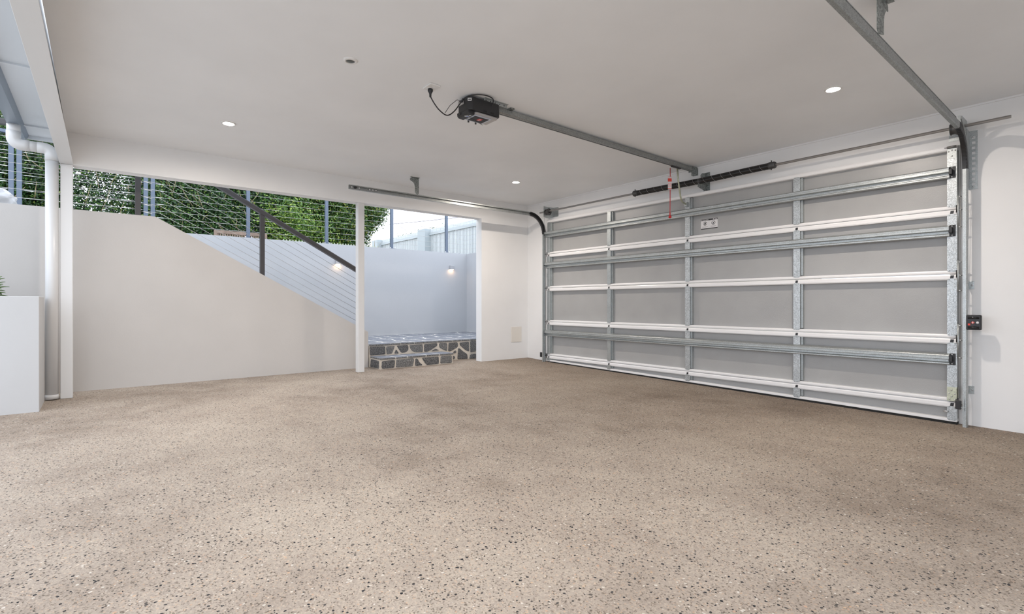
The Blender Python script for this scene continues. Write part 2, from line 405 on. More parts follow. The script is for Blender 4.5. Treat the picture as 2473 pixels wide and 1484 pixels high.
e2 = [(px_, -5.90, 2.31), (px_, -5.935, 2.31)]+arc((-5.95, 2.365), .055, -PI/2, -PI, 6, px_)+[(px_, -6.005, 2.42)]
MB().tube(e2, r+.003, 20).build('elbow', 'pvc', dp)
MB().tube([(px_, -6.005, 2.40), (px_, -6.005, 2.481)], r, 20).build('upper_pipe', 'pvc', dp)
MB().tube([(px_, -5.752, .008), (px_, -5.752, .05)], r+.003, 20).build('collar', 'pvc', dp)

# ------------------------------------------------------------------ garage door
door = thing('door_1', 'wide sectional garage door seen from inside, grey panels with white rails', 'garage door', (2.967, 0, 0), kind='structure')
XL, XR = .540, 5.396
HZ = [.082, .603, 1.128, 1.657]; ZT = 2.186
SX = [.574, 1.767, 2.961, 4.174, 5.365]
zb = lambda x: -.0154-.0154*x
SK0, SK1 = .046, .054
edges_z = HZ+[ZT]
def rail_profile(z0, z1, front=-.006):
    h = z1-z0; r_ = min(.010, h*.3)
    return [(SK0, z0), (front+r_*.5, z0), (front, z0+r_), (front, z1-r_), (front+r_*.5, z1), (SK0, z1)]
def galv_plate(mb, x0, x1, z0, z1, y=-.010):
    c = .010
    mb.prism([(x0+c, z0), (x1-c, z0), (x1, z0+c), (x1, z1-c), (x1-c, z1), (x0+c, z1), (x0, z1-c), (x0, z0+c)], 'y', y, y+.003)
    mb.box((x0+.002, y+.002, z0+.014), (x0+.005, SK0, z1-.014)); mb.box((x1-.005, y+.002, z0+.014), (x1-.002, SK0, z1-.014))
rivet_me = MB().lathe([(0, -.004), (.003, -.0035), (.0042, 0)], axis='y', n=8).mesh('rivet', 'galv')
bolt_me = MB().lathe([(0, -.0045), (.004, -.004), (.0055, -.002), (.0065, 0)], axis='y', n=8).mesh('bolt', 'chrome')
def put(me, name, p, parent):
    o = bpy.data.objects.new(name, me); C.objects.link(o); attach(o, parent); o.location = p; return o
# panels, rails, stiles section by section
for k in range(5):
    lo = HZ[k-1] if k else None; hi = edges_z[k]
    m = MB()
    if k == 0: m.prism([(XL, zb(XL)+.02), (XR, zb(XR)+.02), (XR, hi-.002), (XL, hi-.002)], 'y', SK0, SK1)
    else: m.box((XL, SK0, lo+.002), (XR, SK1, hi-.002))
    m.build('panel', 'panel', door)
    if k:  # upper half of the joint belongs to this section
        m = MB(); m.prism(rail_profile(lo+.0025, lo+.031), 'x', XL, XR); m.build('rail', 'railw', door)
    if k < 4:
        m = MB(); m.prism(rail_profile(hi-.047, hi-.0025, -.008), 'x', XL, XR); m.build('rail', 'railw', door)
    for i, sx in enumerate(SX):
        hw = .031 if i in (0, 4) else .031
        if k == 0: z0, z1 = zb(sx)+.028, hi-.036
        elif k == 4: z0, z1 = lo+.020, ZT-.034
        else: z0, z1 = lo+.020, hi-.036
        m = MB(); galv_plate(m, sx-hw, sx+hw, z0, z1)
        st = m.build('stile', 'galv_big' if i > 1 else 'galv', door)
        for dx in ((-.018, 0, .018) if i not in (0, 4) else (-.018, .018)):
            for zz in (z0+.008, z1-.008): put(rivet_me, 'rivet', (sx+dx, -.010, zz), st)
        # side flange of the inner stiles, standing back to the right
        if 0 < i < 4:
            m = MB(); m.box((sx+hw, .012, z0+.02), (sx+hw+.018, SK0, z1-.012)); m.build('flange', 'galv', st)
            m = MB(); m.box((sx+hw, .010, z1-.012), (sx+hw+.016, SK0-.003, z1-.003)); m.build('flange_clip', 'black', st)
        elif i == 0:
            m = MB(); m.box((sx+hw, .012, z0+.02), (sx+hw+.018, SK0, z1-.012)); m.build('flange', 'galv', st)
# hinge slots at each joint
for hz in HZ:
    for sx in SX:
        m = MB(); m.prism([(sx-.013, hz-.034), (sx+.009, hz-.034), (sx+.013, hz-.009), (sx-.009, hz-.009)], 'y', -.0095, -.004)
        m.build('hinge', 'black', door)
# top rail, bottom strip and seal
m = MB(); m.prism([(SK1, ZT-.042), (-.002, ZT-.042), (-.010, ZT-.034), (-.012, ZT-.012), (-.008, ZT-.002), (SK1, ZT)], 'x', XL, XR); m.build('top_rail', 'railw', door)
m = MB(); m.prism([(XL, zb(XL)+.018), (XR, zb(XR)+.018), (XR, zb(XR)+.042), (XL, zb(XL)+.042)], 'y', -.008, SK1); m.build('bottom_strip', 'railw', door, .003)
m = MB(); m.prism([(XL, zb(XL)-.012), (XR, zb(XR)-.012), (XR, zb(XR)+.019), (XL, zb(XL)+.019)], 'y', -.004, SK1+.004); m.build('bottom_seal', 'rubber', door, .003)
# stiffening struts
SP = [(-.010, .047), (-.018, .047), (-.050, .035), (-.054, .030), (-.0535, .022), (-.0515, .020), (-.0515, .014), (-.054, .012), (-.054, .003), (-.050, .0), (-.016, -.004), (-.016, -.022), (-.030, -.026), (-.034, -.031), (-.034, -.040), (-.030, -.046), (-.010, -.047)]
cap_src = None
for zc in (1.962, 1.484, .432):
    m = MB(); m.prism([(y, zc+z) for y, z in SP], 'x', .505, 5.352); s = m.build('strut', 'galv', door)
    m = MB(); m.box((5.345, -.016, zc-.047), (5.388, -.010, zc+.047)); m.box((5.350, -.050, zc-.020), (5.372, -.012, zc+.024))
    e = m.build('end_cap', 'black', s, .003)
    m = MB(); m.box((.500, -.054, zc-.010), (.508, -.012, zc+.022)); m.build('end_cap', 'black', s)
    for dz in (-.037, .037):
        put(bolt_me, 'bolt', (5.366, -.016, zc+dz), s)
        m = MB(); m.box((.560, -.018, zc+dz-.006), (.588, -.009, zc+dz+.008)); m.build('clip', 'black', s)
    for sx in SX[1:4]:
        for dz in (.042, -.041): put(rivet_me, 'rivet', (sx, -.017 if dz > 0 else -.022, zc+dz), s)
# top roller bracket, bottom corner plate, side hinges with rollers
m = MB(); m.box((5.336, -.014, 2.075), (5.395, -.009, 2.16)); tb = m.build('roller_bracket', 'galv', door)
for (x, z) in ((5.345, 2.135), (5.366, 2.142), (5.386, 2.138), (5.366, 2.095)): put(bolt_me, 'bolt', (x, -.014, z), tb)
MB().cyl((5.335, -.024, 2.168), (5.395, -.024, 2.168), .009, 10).build('roller_sleeve', 'steel', tb)
MB().cyl((5.32, -.024, 2.168), (5.436, -.024, 2.168), .0045, 8).build('roller_stem', 'chrome', tb)
m = MB(); m.box((5.334, -.016, .09), (5.400, -.010, .204)); m.box((5.396, -.016, .09), (5.400, .02, .204)); bp = m.build('corner_plate', 'zinc_y', door)
for (x, z) in ((5.362, .178), (5.346, .150), (5.384, .148), (5.364, .128), (5.350, .104), (5.384, .104)): put(bolt_me, 'bolt', (x, -.016, z), bp)
for hz in HZ[1:]+[HZ[0]]:
    m = MB(); m.box((5.396, -.018, hz-.045), (5.402, .02, hz+.035)); m.cyl((5.399, -.03, hz-.03), (5.399, -.03, hz+.03), .006, 8)
    hg = m.build('side_hinge', 'black', door)
    MB().cyl((5.40, -.03, hz-.012), (5.436, -.03, hz-.012), .005, 8).build('roller_stem', 'chrome', hg)
    m = MB(); m.box((XL-.006, -.018, hz-.04), (XL, .02, hz+.03)); m.cyl((XL-.03, -.03, hz), (XL, -.03, hz), .005, 8); m.build('side_hinge', 'black', door)
for z0, z1 in ((1.50, 1.765), (.985, 1.235), (.44, .72)):
    m = MB(); m.cyl((5.408, -.035, z0), (5.408, -.035, z1), .0065, 10)
    lkp = m.build('safety_link', 'galv', door)
    for z in (z0+.008, z1-.012): MB().cyl((5.404, -.035, z), (5.43, -.035, z), .005, 8).build('pin', 'chrome', lkp)
MB().tube([(5.418, -.028, .12), (5.42, -.03, 1.2), (5.425, -.06, 2.25)], .0018, 6).build('lift_cable', 'steel', door)
MB().tube([(.522, -.028, .10), (.52, -.03, 1.2), (.53, -.06, 2.25)], .0018, 6).build('lift_cable', 'steel', door)
MB().cyl((5.31, -.012, .0), (5.345, -.012, .0), .006, 8).build('bottom_pin', 'chrome', door)
# warning label on the third bay: white card, black bands, two round pictograms
lx0, lx1, lz0, lz1 = 3.104, 3.309, 1.752, 1.868
ly = SK0-.0006
wl = B((lx0, ly, lz0), (lx1, SK0, lz1)).build('warning_label', 'white_print', door); wl['label'] = 'white warning label with two round pictograms'
y1 = ly-.0004; mid = (lx0+lx1)/2
m = MB(); m.box((lx0, y1, lz1-.017), (lx1, ly, lz1)); m.box((lx0, y1, lz0), (lx1, ly, lz0+.010)); m.build('print_band', 'black_print', wl)
m = MB(); m.box((mid-.0006, y1, lz0+.01), (mid+.0006, ly, lz1-.017)); m.build('print_rule', 'grey_print', wl)
def ring(mb, cx, cz, r0, r1, y0, y1, n=28):
    vs = []
    for y in (y0, y1):
        for rr in (r0, r1):
            for k in range(n): vs.append((cx+rr*math.cos(2*PI*k/n), y, cz+rr*math.sin(2*PI*k/n)))
    fs = []
    for k in range(n):
        q = (k+1) % n; fs += [(k, q, n+q, n+k), (2*n+k, 2*n+q, 3*n+q, 3*n+k), (n+k, n+q, 3*n+q, 3*n+k), (k, q, 2*n+q, 2*n+k)]
    mb.add(vs, fs)
def blob(mb, pts, y0, y1): mb.prism(pts, 'y', y0, y1)
for cx in ((lx0+mid)/2, (mid+lx1)/2):
    m = MB(); ring(m, cx, 1.818, .0195, .0235, y1, ly); 
    m.obox((cx, (y1+ly)/2, 1.818), (1, 0, 1), (0, 1, 0), (-1, 0, 1), .021, .0002, .0017)
    if cx < mid:  # hand
        blob(m, [(cx-.008, 1.805), (cx+.006, 1.805), (cx+.009, 1.818), (cx-.009, 1.822)], y1-.0001, ly)
        for q, hh in ((-.007, .010), (-.002, .014), (.003, .012), (.007, .008)): m.box((cx+q-.0018, y1-.0001, 1.818), (cx+q+.0018, ly, 1.820+hh))
    else:  # figure
        m.lathe([(.0045, 0), (.0045, .0003)], (cx, y1-.0002, 1.831), 'y', 10)
        m.box((cx-.005, y1-.0001, 1.812), (cx+.005, ly, 1.826)); m.box((cx-.005, y1-.0001, 1.800), (cx-.0015, ly, 1.813)); m.box((cx+.0015, y1-.0001, 1.800), (cx+.005, ly, 1.813))
    m.build('pictogram', 'black_print', wl)
    m = MB()
    for q in range(3): m.box((cx-.036, y1, 1.783-.007*q), (cx+(.036 if q < 2 else .015), ly, 1.786-.007*q))
    m.build('print_lines', 'grey_print', wl)
def text_mesh(s, size, m, loc, rot, parent, name='lettering', ext=.0002):
    cu = bpy.data.curves.new(name, 'FONT'); cu.body = s; cu.size = size; cu.extrude = ext; cu.align_x = 'LEFT'
    o = bpy.data.objects.new(name, cu); C.objects.link(o)
    dg = bpy.context.evaluated_depsgraph_get(); me = bpy.data.meshes.new_from_object(o.evaluated_get(dg))
    bpy.data.objects.remove(o); bpy.data.curves.remove(cu)
    me.materials.append(M[m]); t = bpy.data.objects.new(name, me); C.objects.link(t); attach(t, parent)
    t.location = loc; t.rotation_euler = rot; return t
text_mesh('WARNING', .0155, 'white_print', (lx0+.020, y1-.0003, lz1-.0145), (PI/2, 0, 0), wl)
m = MB(); m.prism([(lx0+.004, lz1-.0145), (lx0+.017, lz1-.0145), (lx0+.0105, lz1-.003)], 'y', y1-.0003, y1)
m.prism([(lx1-.058, lz1-.0085), (lx1-.050, lz1-.0155), (lx1-.042, lz1-.0085), (lx1-.050, lz1-.0015)], 'y', y1-.0003, y1)
m.box((lx1-.036, y1-.0003, lz1-.012), (lx1-.006, y1, lz1-.006)); m.build('print_symbol', 'white_print', wl)

# ------------------------------------------------------------------ door tracks
def cprof(sgn, w_=.014, h_=.027, t=.003, lip=.011):
    P = [(-w_, -h_), (w_-.006, -h_), (w_, -h_+.008), (w_, h_-.008), (w_-.006, h_), (-w_, h_), (-w_, h_-lip), (-w_+t, h_-lip), (-w_+t, h_-t), (w_-t-.004, h_-t), (w_-t, h_-t-.006), (w_-t, -h_+t+.006), (w_-t-.004, -h_+t), (-w_+t, -h_+t), (-w_+t, -h_+lip), (-w_, -h_+lip)]
    return [(sgn*a, b) for a, b in P]
def track(sgn, x, label, yend, zbase):
    t = thing('door_track', label, 'track', (x, -.05, zbase), 'side tracks of the garage door')
    yv = -.045; R = .29; zc = 1.965; zh = zc+R
    MB().sweep([(x, yv, zbase), (x, yv, zc)], cprof(sgn)).build('vertical_track', 'galv', t)
    pts = [(x, yv-R+R*math.cos(a), zc+R*math.sin(a)) for a in np.linspace(0, PI/2, 14)]
    cv = MB().sweep(pts, cprof(sgn, .0155, .029, .005, .014)).build('track_curve', 'black', t)
    n = 15
    for q in range(1, n):   # moulded ribs along the curve
        a = PI/2*q/n; c_ = Vector((x, yv-R+R*math.cos(a), zc+R*math.sin(a))); rad = Vector((0, math.cos(a), math.sin(a))); tg = Vector((0, -math.sin(a), math.cos(a)))
        MB().obox(c_-rad*.0285, (1, 0, 0), rad, tg, .013, .003, .004).build('curve_rib', 'black', cv)
    m = MB(); m.sweep([(x, yv-R, zh), (x, yend, zh)], cprof(sgn)); ht = m.build('horizontal_track', 'galv_rail', t)
    # upper angle riding on the track
    m = MB(); m.box((x-.013, yend+.55, zh+.027), (x+.013, -.45, zh+.030)); m.build('top_angle', 'galv', ht)
    return t, ht, zh
XTL, XTR = .500, 5.454
tl, htl, ZH = track(-1, XTL, 'galvanised garage door track on the far left side of the door', -3.15, floor_z(XTL, 0)-.002)
tr, htr, ZH = track(1, XTR, 'galvanised garage door track at the right side of the door, near the camera', -4.2, floor_z(XTR, 0)-.002)
# end stop and punched holes at the far end of the left track
MB().cyl((XTL+.004, -3.075, ZH), (XTL+.022, -3.075, ZH), .014, 14).build('end_stop', 'black', htl)
for y in (-3.12, -3.03, -2.90, -2.86, -2.82): B((XTL+.0105, y-.006, ZH-.006), (XTL+.0148, y+.006, ZH+.006)).build('punched_hole', 'white_print', htl)
# hangers from the ceiling
def hanger(x, y, flip, parent, w0=.055, w1=.125):
    ztop, zbot = H, ZH+.025
    n = 8; pts = [(y, zbot+.02), (y+flip*.02, zbot), (y+flip*w0, zbot+.02), (y+flip*w0, zbot+.08)]
    for i in range(n+1):
        a = PI/2*i/n; pts.append((y+flip*(w0+(w1-w0)*(1-math.cos(a))), zbot+.08+.09*math.sin(a)))
    pts += [(y+flip*w1, ztop-.02), (y+flip*(w1-.03), ztop), (y, ztop)]
    m = MB(); m.prism(pts, 'x', x-.002, x+.002); m.box((x-.002, min(y, y+flip*w1), ztop-.003), (x+.03, max(y, y+flip*w1), ztop))
    return m.build('hanger', 'galv_dark', parent)
hanger(XTL+.016, -2.24, -1, htl)
hanger(XTR+.016, -2.33, 1, htr, .105, .18)
# perforated wall angle and wall clips of the right track
m = MB(); bx0, bx1, bz0, bz1 = 5.462, 5.512, 1.812, 2.285
zs_ = [bz0+.03+.042*i for i in range(11)]
m.box((bx0, YW-.004, bz0), (bx0+.015, YW-.001, bz1)); m.box((bx1-.013, YW-.004, bz0), (bx1, YW-.001, bz1))
prev = bz0
for z in zs_[:-1]+[bz1]:
    m.box((bx0+.015, YW-.004, prev), (bx1-.013, YW-.001, min(z, bz1))); prev = z+.022
m.box((bx0-.003, -.045, bz0), (bx0, YW-.001, bz1))
wa = m.build('wall_angle', 'galv', tr)
for z in (bz0+.02, bz1-.05): put(bolt_me, 'bolt', (5.486, YW-.004, z), wa)
m = MB(); m.obox((5.462, -.14, 2.245), (0, -.8, .6), (1, 0, 0), (0, .6, .8), .14, .004, .016); m.build('curve_brace', 'galv', tr)
for (z0, z1) in ((1.004, 1.069), (.156, .219)):
    m = MB(); m.box((5.458, YW-.004, z0), (5.492, YW-.001, z1)); m.box((5.458, -.04, z0), (5.461, YW-.001, z1)); cl = m.build('wall_clip', 'galv', tr, .001)
    put(bolt_me, 'bolt', (5.478, YW-.004, (z0+z1)/2), cl)
    for z in (z0+.012, z1-.012): MB().cyl((5.461, -.012, z), (5.468, -.012, z), .004, 8).build('screw', 'zinc_y', cl)
for z in (.04, 1.3): MB().box((XTL-.04, YW-.004, z), (XTL-.02, YW-.001, z+.06)).build('wall_clip', 'galv', tl)

# torsion shaft, springs, drums
ts = thing('torsion_spring', 'long black torsion spring on a steel shaft above the garage door', 'spring', (3.0, -.10, 2.30))
YS, ZS = -.10, 2.298
def sag(x): return ZS-.010*math.exp(-((x-3.17)/.5)**2)
MB().tube([(x, YS, ZS) for x in (.47, 2.30)], .0125, 8, smooth=False).build('shaft', 'steel', ts)
MB().tube([(x, YS, ZS) for x in (3.95, 5.722)], .0125, 8, smooth=False).build('shaft', 'steel', ts)
def spring(x0, x1):
    m = MB(); pr = []; n = int((x1-x0)/.0085)
    vsx = []
    N = 16
    for i in range(2*n+1):
        x = x0+(x1-x0)*i/(2*n); rr = .034 if i % 2 else .0305; zc_ = sag(x)
        for k in range(N):
            a = 2*PI*k/N; vsx.append((x, YS+rr*math.cos(a), zc_+rr*math.sin(a)))
    fs = [(i*N+k, i*N+(k+1) % N, (i+1)*N+(k+1) % N, (i+1)*N+k) for i in range(2*n) for k in range(N)]
    m.add(vsx, fs, True); s = m.build('spring_coil', 'black_gloss', ts)
    L = x1-x0; pts = []
    for i in range(int(L*160)):
        x = x0+i/160; a = 2*PI*(x-x0)/.105; pts.append((x, YS+.0345*math.cos(a), sag(x)+.0345*math.sin(a)))
    MB().tube(pts, .0012, 4).build('paint_line', 'grey_print', s)
spring(2.32, 3.155); spring(3.183, 3.96)
MB().lathe([(.0, -.045), (.031, -.045), (.0325, 0), (.031, .045), (0, .045)], (3.168, YS, sag(3.168)), 'x', 18).build('stationary_cone', 'dark_steel', ts)
for x in (2.285, 3.975):
    m = MB(); m.lathe([(.013, -.03), (.036, -.03), (.038, -.012), (.034, 0), (.036, .02), (.03, .035), (.013, .035)], (x, YS, ZS), 'x', 16)
    cn = m.build('winding_cone', 'dark_steel', ts)
    for s_ in (-1, 1): MB().cyl((x, YS-.012, ZS+s_*.03), (x, YS-.018, ZS+s_*.048), .006, 8).build('set_screw', 'dark_steel', cn)
m = MB(); m.prism([(-.135, 2.22), (-.02, 2.20), (YW-.001, 2.20), (YW-.001, 2.40), (-.04, 2.39), (-.075, 2.36), (-.06, 2.31), (-.12, 2.27)], 'x', 3.166, 3.170)
m.box((3.13, YW-.005, 2.19), (3.21, YW-.001, 2.41)); m.build('centre_bracket', 'galv_dark', ts)
for x, s_ in ((.655, 1), (5.40, -1)):
    m = MB(); m.lathe([(.014, -.03), (.044, -.03), (.046, -.026), (.040, -.02), (.041, 0), (.050, .012), (.052, .018), (.052, .022), (.014, .022)], (x, YS, ZS-.01), 'x', 22)
    m.build('cable_drum', 'dark_steel', ts)
    xp = x-s_*.045
    m = MB(); m.prism([(-.15, 2.215), (-.10, 2.20), (-.03, 2.20), (YW-.001, 2.23), (YW-.001, 2.375), (-.13, 2.375), (-.155, 2.35)], 'x', xp-.002, xp+.002)
    m.box((min(xp, xp+s_*.11), YW-.005, 2.23), (max(xp, xp+s_*.11), YW-.001, 2.375))
    m.box((min(xp, xp+s_*.02), -.155, 2.30), (max(xp, xp+s_*.02), -.151, 2.375)); bpl = m.build('bearing_plate', 'galv', ts)
    put(bolt_me, 'bolt', (xp+s_*.08, YW-.005, 2.35), bpl)

# ------------------------------------------------------------------ opener on the ceiling
op = thing('door_opener', 'black garage door opener on the ceiling with its long steel rail', 'opener', (3.03, -3.07, 2.34))
ox0, ox1, oy0, oy1 = 2.925, 3.105, -3.235, -2.93
m = MB(); c = .03
m.prism([(ox0+c, oy0), (ox1-c, oy0), (ox1, oy0+c), (ox1, oy1-.02), (ox1-.02, oy1), (ox0+.02, oy1), (ox0, oy1-.02), (ox0, oy0+c)], 'z', 2.375, 2.475)
body = m.build('body', 'black', op, .006, 3)
m = MB(); m.prism([(ox0+.035, oy0+.062), (ox1-.035, oy0+.062), (ox1-.012, oy0+.075), (ox1-.012, oy1-.02), (ox0+.012, oy1-.02), (ox0+.012, oy0+.075)], 'z', 2.352, 2.376)
m.build('light_cover', 'lens_grey', op, .012, 3)
m = MB(); m.box((ox0+.025, oy0+.070, 2.3465), (ox1-.022, oy1-.075, 2.353)); m.build('cover_frame', 'silver', op, .004)
m = MB(); m.box((ox0+.040, oy0+.080, 2.3455), (ox1-.036, oy1-.090, 2.347)); gp = m.build('grille_plate', 'dark_steel', op)
m = MB()
for q in range(18): m.box((ox0+.041, oy0+.082+q*.0075, 2.3445), (ox1-.037, oy0+.0853+q*.0075, 2.346))
m.build('grille_ribs', 'black', gp)
m = MB(); m.box((3.005, -3.10, 2.3438), (3.045, -3.065, 2.3452)); lg = m.build('logo_plate', 'redtag', gp)
m = MB(); m.tube([(3.010, -3.09, 2.3437), (3.018, -3.078, 2.3437), (3.026, -3.088, 2.3437), (3.034, -3.075, 2.3437), (3.040, -3.080, 2.3437)], .002, 6); m.build('logo_stroke', 'white_print', lg)
m = MB(); m.prism([(oy0+.002, 2.385), (oy0+.004, 2.362), (oy0+.016, 2.350), (oy0+.060, 2.346), (oy0+.066, 2.352), (oy0+.066, 2.385)], 'x', ox0+.006, ox1-.022); m.build('end_cowl', 'black', op, .003)
m = MB(); m.box((2.955, oy0+.0005, 2.362), (2.985, oy0+.01, 2.384)); m.build('control_recess', 'black_gloss', op)
m = MB(); m.prism([(3.010, oy0+.020), (3.062, oy0+.050), (3.018, oy0+.056)], 'z', 2.3455, 2.350); cb = m.build('control_board', 'white_pl', op)
for q in range(3): B((3.014+.009*q, oy0+.034+.004*q, 2.3440), (3.021+.009*q, oy0+.041+.004*q, 2.3458)).build('button', 'blue_pl', cb)
m = MB(); m.prism([(oy0-.0008, 2.432), (oy0-.0008, 2.462), (oy0+.001, 2.462), (oy0+.001, 2.432)], 'x', 2.95, 3.03); m.build('vent_label', 'lens_grey', op)
lb = MB().obox((ox1-.0155, oy0+.0145, 2.452), (.7, .7, 0), (.7, -.7, 0), (0, 0, 1), .015, .0012, .011).build('rating_label', 'white_print', op)
MB().obox((ox1-.0145, oy0+.0135, 2.452), (.7, .7, 0), (.7, -.7, 0), (0, 0, 1), .010, .0008, .0035).build('label_print', 'black_print', lb)
for y in (-3.10, -3.03): B((ox1-.001, y, 2.379), (ox1+.002, y+.03, 2.394)).build('side_slot', 'black_gloss', op)
for (x, y) in ((2.94, -3.13), (2.94, -3.06)): MB().cyl((x, y, 2.338), (x, y, 2.356), .007, 10).build('cover_knob', 'black', op)
m = MB(); m.box((ox1-.012, -3.09, 2.470), (ox1-.009, -2.86, H)); m.box((ox1-.012, -3.09, H-.003), (ox1+.012, -2.86, H)); mb_ = m.build('mounting_angle', 'galv', op)
for q in range(5): MB().cyl((ox1-.009, -3.07+q*.045, 2.482), (ox1-.0082, -3.07+q*.045, 2.482), .005, 8).build('slot', 'black', mb_)
rx0, rx1 = 3.005, 3.055
m = MB(); m.prism([(rx0, 2.444), (rx0+.012, 2.436), (rx0+.020, 2.436), (rx0+.020, 2.446), (rx1-.020, 2.446), (rx1-.020, 2.436), (rx1-.012, 2.436), (rx1, 2.444), (rx1, 2.478), (rx1-.006, 2.483), (rx0+.006, 2.483), (rx0, 2.478)], 'y', oy1-.01, .02)
rl = m.build('rail', 'galv_rail', op)
B((rx0+.0195, oy1, 2.4405), (rx1-.0195, .0, 2.4455)).build('belt', 'rubber', rl)
m = MB(); m.box((rx0-.004, -.05, 2.425), (rx1+.004, -.046, 2.485)); m.box((rx0-.006, .012, 2.40), (rx1+.006, YW-.001, 2.488)); m.box((rx1, -.06, 2.42), (rx1+.004, .02, 2.485)); m.build('header_bracket', 'galv_dark', rl)
m = MB(); m.box((rx0-.01, -2.81, 2.482), (rx1+.03, -2.77, H)); m.cyl((rx1+.016, -2.79, 2.45), (rx1+.016, -2.79, 2.484), .003, 6); m.build('ceiling_clamp', 'galv_dark', rl)
B((rx0+.012, -.44, 2.424), (rx1-.012, -.27, 2.440)).build('trolley', 'black', rl, .003)
arm = [(3.005, -.29, 2.43), (2.99, -.245, 2.30), (2.975, -.18, 2.14), (2.97, -.155, 2.095), (2.967, -.12, 2.075), (2.963, -.045, 2.062)]
MB().tube(arm, [.010]*6, 8).build('pull_arm', 'zinc_y', op)
m = MB(); m.box((2.945, -.055, 2.035), (2.98, -.010, 2.085)); m.build('arm_bracket', 'galv', op)
rc = MB().tube([(2.975, -.385, 2.43), (2.973, -.385, 2.0), (2.972, -.385, 1.90)], .0042, 8).build('release_cord', 'red', op); rc['label'] = 'red emergency release cord with handle'
MB().lathe([(.002, .06), (.006, .05), (.007, .02), (.016, .010), (.018, .0), (.014, -.010), (.004, -.014)], (2.972, -.385, 1.872), 'z', 14).build('handle', 'red', rc)
tgx = 2.974
tg = MB().obox((tgx, -.392, 2.258), (.63, .77, 0), (-.77, .63, 0), (0, 0, 1), .021, .0008, .073).build('cord_tag', 'white_print', rc)
for z, hz in ((2.293, .019), (2.327, .002), (2.196, .004)):
    MB().obox((tgx, -.392, z), (.63, .77, 0), (-.77, .63, 0), (0, 0, 1), .0215, .0014, hz).build('tag_print', 'redtag', rc)
for q in (-.013, -.004, .005, .014): MB().obox(Vector((tgx, -.392, 2.238))+Vector((.63, .77, 0))*q, (.63, .77, 0), (-.77, .63, 0), (0, 0, 1), .0012, .0013, .026).build('tag_lines', 'redtag', rc)
MB().tube([(3.02, -3.235, 2.455), (3.02, -3.29, 2.452), (3.01, -3.345, 2.40), (3.0, -3.385, 2.335)], .0022, 6).build('antenna_wire', 'black', op)
MB().tube([(3.03, -3.232, 2.40), (3.04, -3.20, 2.345), (3.04, -3.14, 2.325), (3.05, -3.07, 2.298)], .0018, 6).build('antenna_wire', 'black', op)

# ceiling outlet, plug and cord
ol = thing('ceiling_outlet', 'white power outlet on the ceiling beside the opener', 'outlet', (3.02, -3.508, H))
m = MB(); m.box((2.962, -3.556, H-.012), (3.078, -3.472, H)); m.build('plate', 'white_pl', ol, .004, 2)
B((2.985, -3.54, H-.015), (3.025, -3.49, H-.011)).build('socket_face', 'white_pl', ol, .002)
B((3.040, -3.52, H-.016), (3.054, -3.50, H-.011)).build('switch', 'white_pl', ol, .002)
def smooth(pts, n=8):
    P = [Vector(p) for p in pts]; out = []
    for i in range(len(P)-1):
        p0 = P[max(i-1, 0)]; p1 = P[i]; p2 = P[i+1]; p3 = P[min(i+2, len(P)-1)]
        for k in range(n):
            t = k/n; out.append(.5*((2*p1)+(p2-p0)*t+(2*p0-5*p1+4*p2-p3)*t*t+(3*p1-p0-3*p2+p3)*t**3))
    out.append(P[-1]); return out
cpts = smooth([(3.005, -3.515, 2.425), (3.0, -3.48, 2.385), (2.995, -3.43, 2.345), (2.99, -3.36, 2.325), (3.0, -3.30, 2.37), (3.02, -3.245, 2.455), (3.06, -3.225, 2.480), (3.13, -3.19, 2.483), (3.165, -3.12, 2.483), (3.155, -3.05, 2.480), (3.12, -3.02, 2.465), (3.10, -3.02, 2.445)])
pc = MB().tube(cpts, .0045, 8).build('power_cord', 'black', op); pc['label'] = 'black power cord looping to the ceiling outlet'
m = MB(); m.lathe([(0, -.016), (.019, -.016), (.020, -.03), (.013, -.042), (.009, -.05), (.0075, -.075), (.004, -.076)], (3.005, -3.515, H), 'z', 14); m.build('plug', 'black', pc)
MB().tube([(3.018, -3.25, 2.445), (3.024, -3.236, 2.470)], .009, 10).build('cord_clip', 'black', pc)

# ------------------------------------------------------------------ downlights
def downlight(loc, lit, label):
    t = thing('downlight', label, 'light', loc, 'recessed downlights in the ceiling')
    bz = 0
    m = MB(); m.lathe([(.058, 0), (.058, -.003), (.052, -.007), (.042, -.007), (.040, -.002)], (0, 0, 0), 'z', 32)
    o = bpy.data.objects.new('trim_ring', m.mesh('trim_ring', 'white_pl')); C.objects.link(o); o.parent = t
    m = MB(); n = 28; vs = [(.041*math.cos(2*PI*k/n), .041*math.sin(2*PI*k/n), -.003) for k in range(n)]; m.add(vs, [tuple(range(n-1, -1, -1))])
    me = bpy.data.meshes.new('lens'); me.from_pydata(vs, [], [tuple(range(n-1, -1, -1))]); me.materials.append(M['downlight' if lit else 'dead_lens'])
    o = bpy.data.objects.new('lens', me); C.objects.link(o); o.parent = t
    return t
downlight((1.207, -4.523, H), True, 'lit downlight at the left, above the rendered stair wall side')
downlight((1.149, -1.149, H), True, 'lit downlight in the far corner, above the end of the left track')
downlight((4.883, -1.166, H), True, 'lit downlight at the right, nearest the door track')
downlight((4.883, -4.523, H), True, 'lit downlight overhead near the camera')
t = thing('sensor_light', 'small unlit round ceiling fitting with a dark lens', 'light fitting', (3.033, -4.133, H))
o = bpy.data.objects.new('trim_ring', MB().lathe([(.047, 0), (.047, -.003), (.040, -.008), (.030, -.011), (.028, -.004)], (0, 0, 0), 'z', 32).mesh('trim_ring', 'white_pl')); C.objects.link(o); o.parent = t
o = bpy.data.objects.new('lens', MB().lathe([(0, -.013), (.012, -.012), (.024, -.009), (.029, -.005)], (0, 0, 0), 'z', 24).mesh('lens', 'dead_lens')); C.objects.link(o); o.parent = t

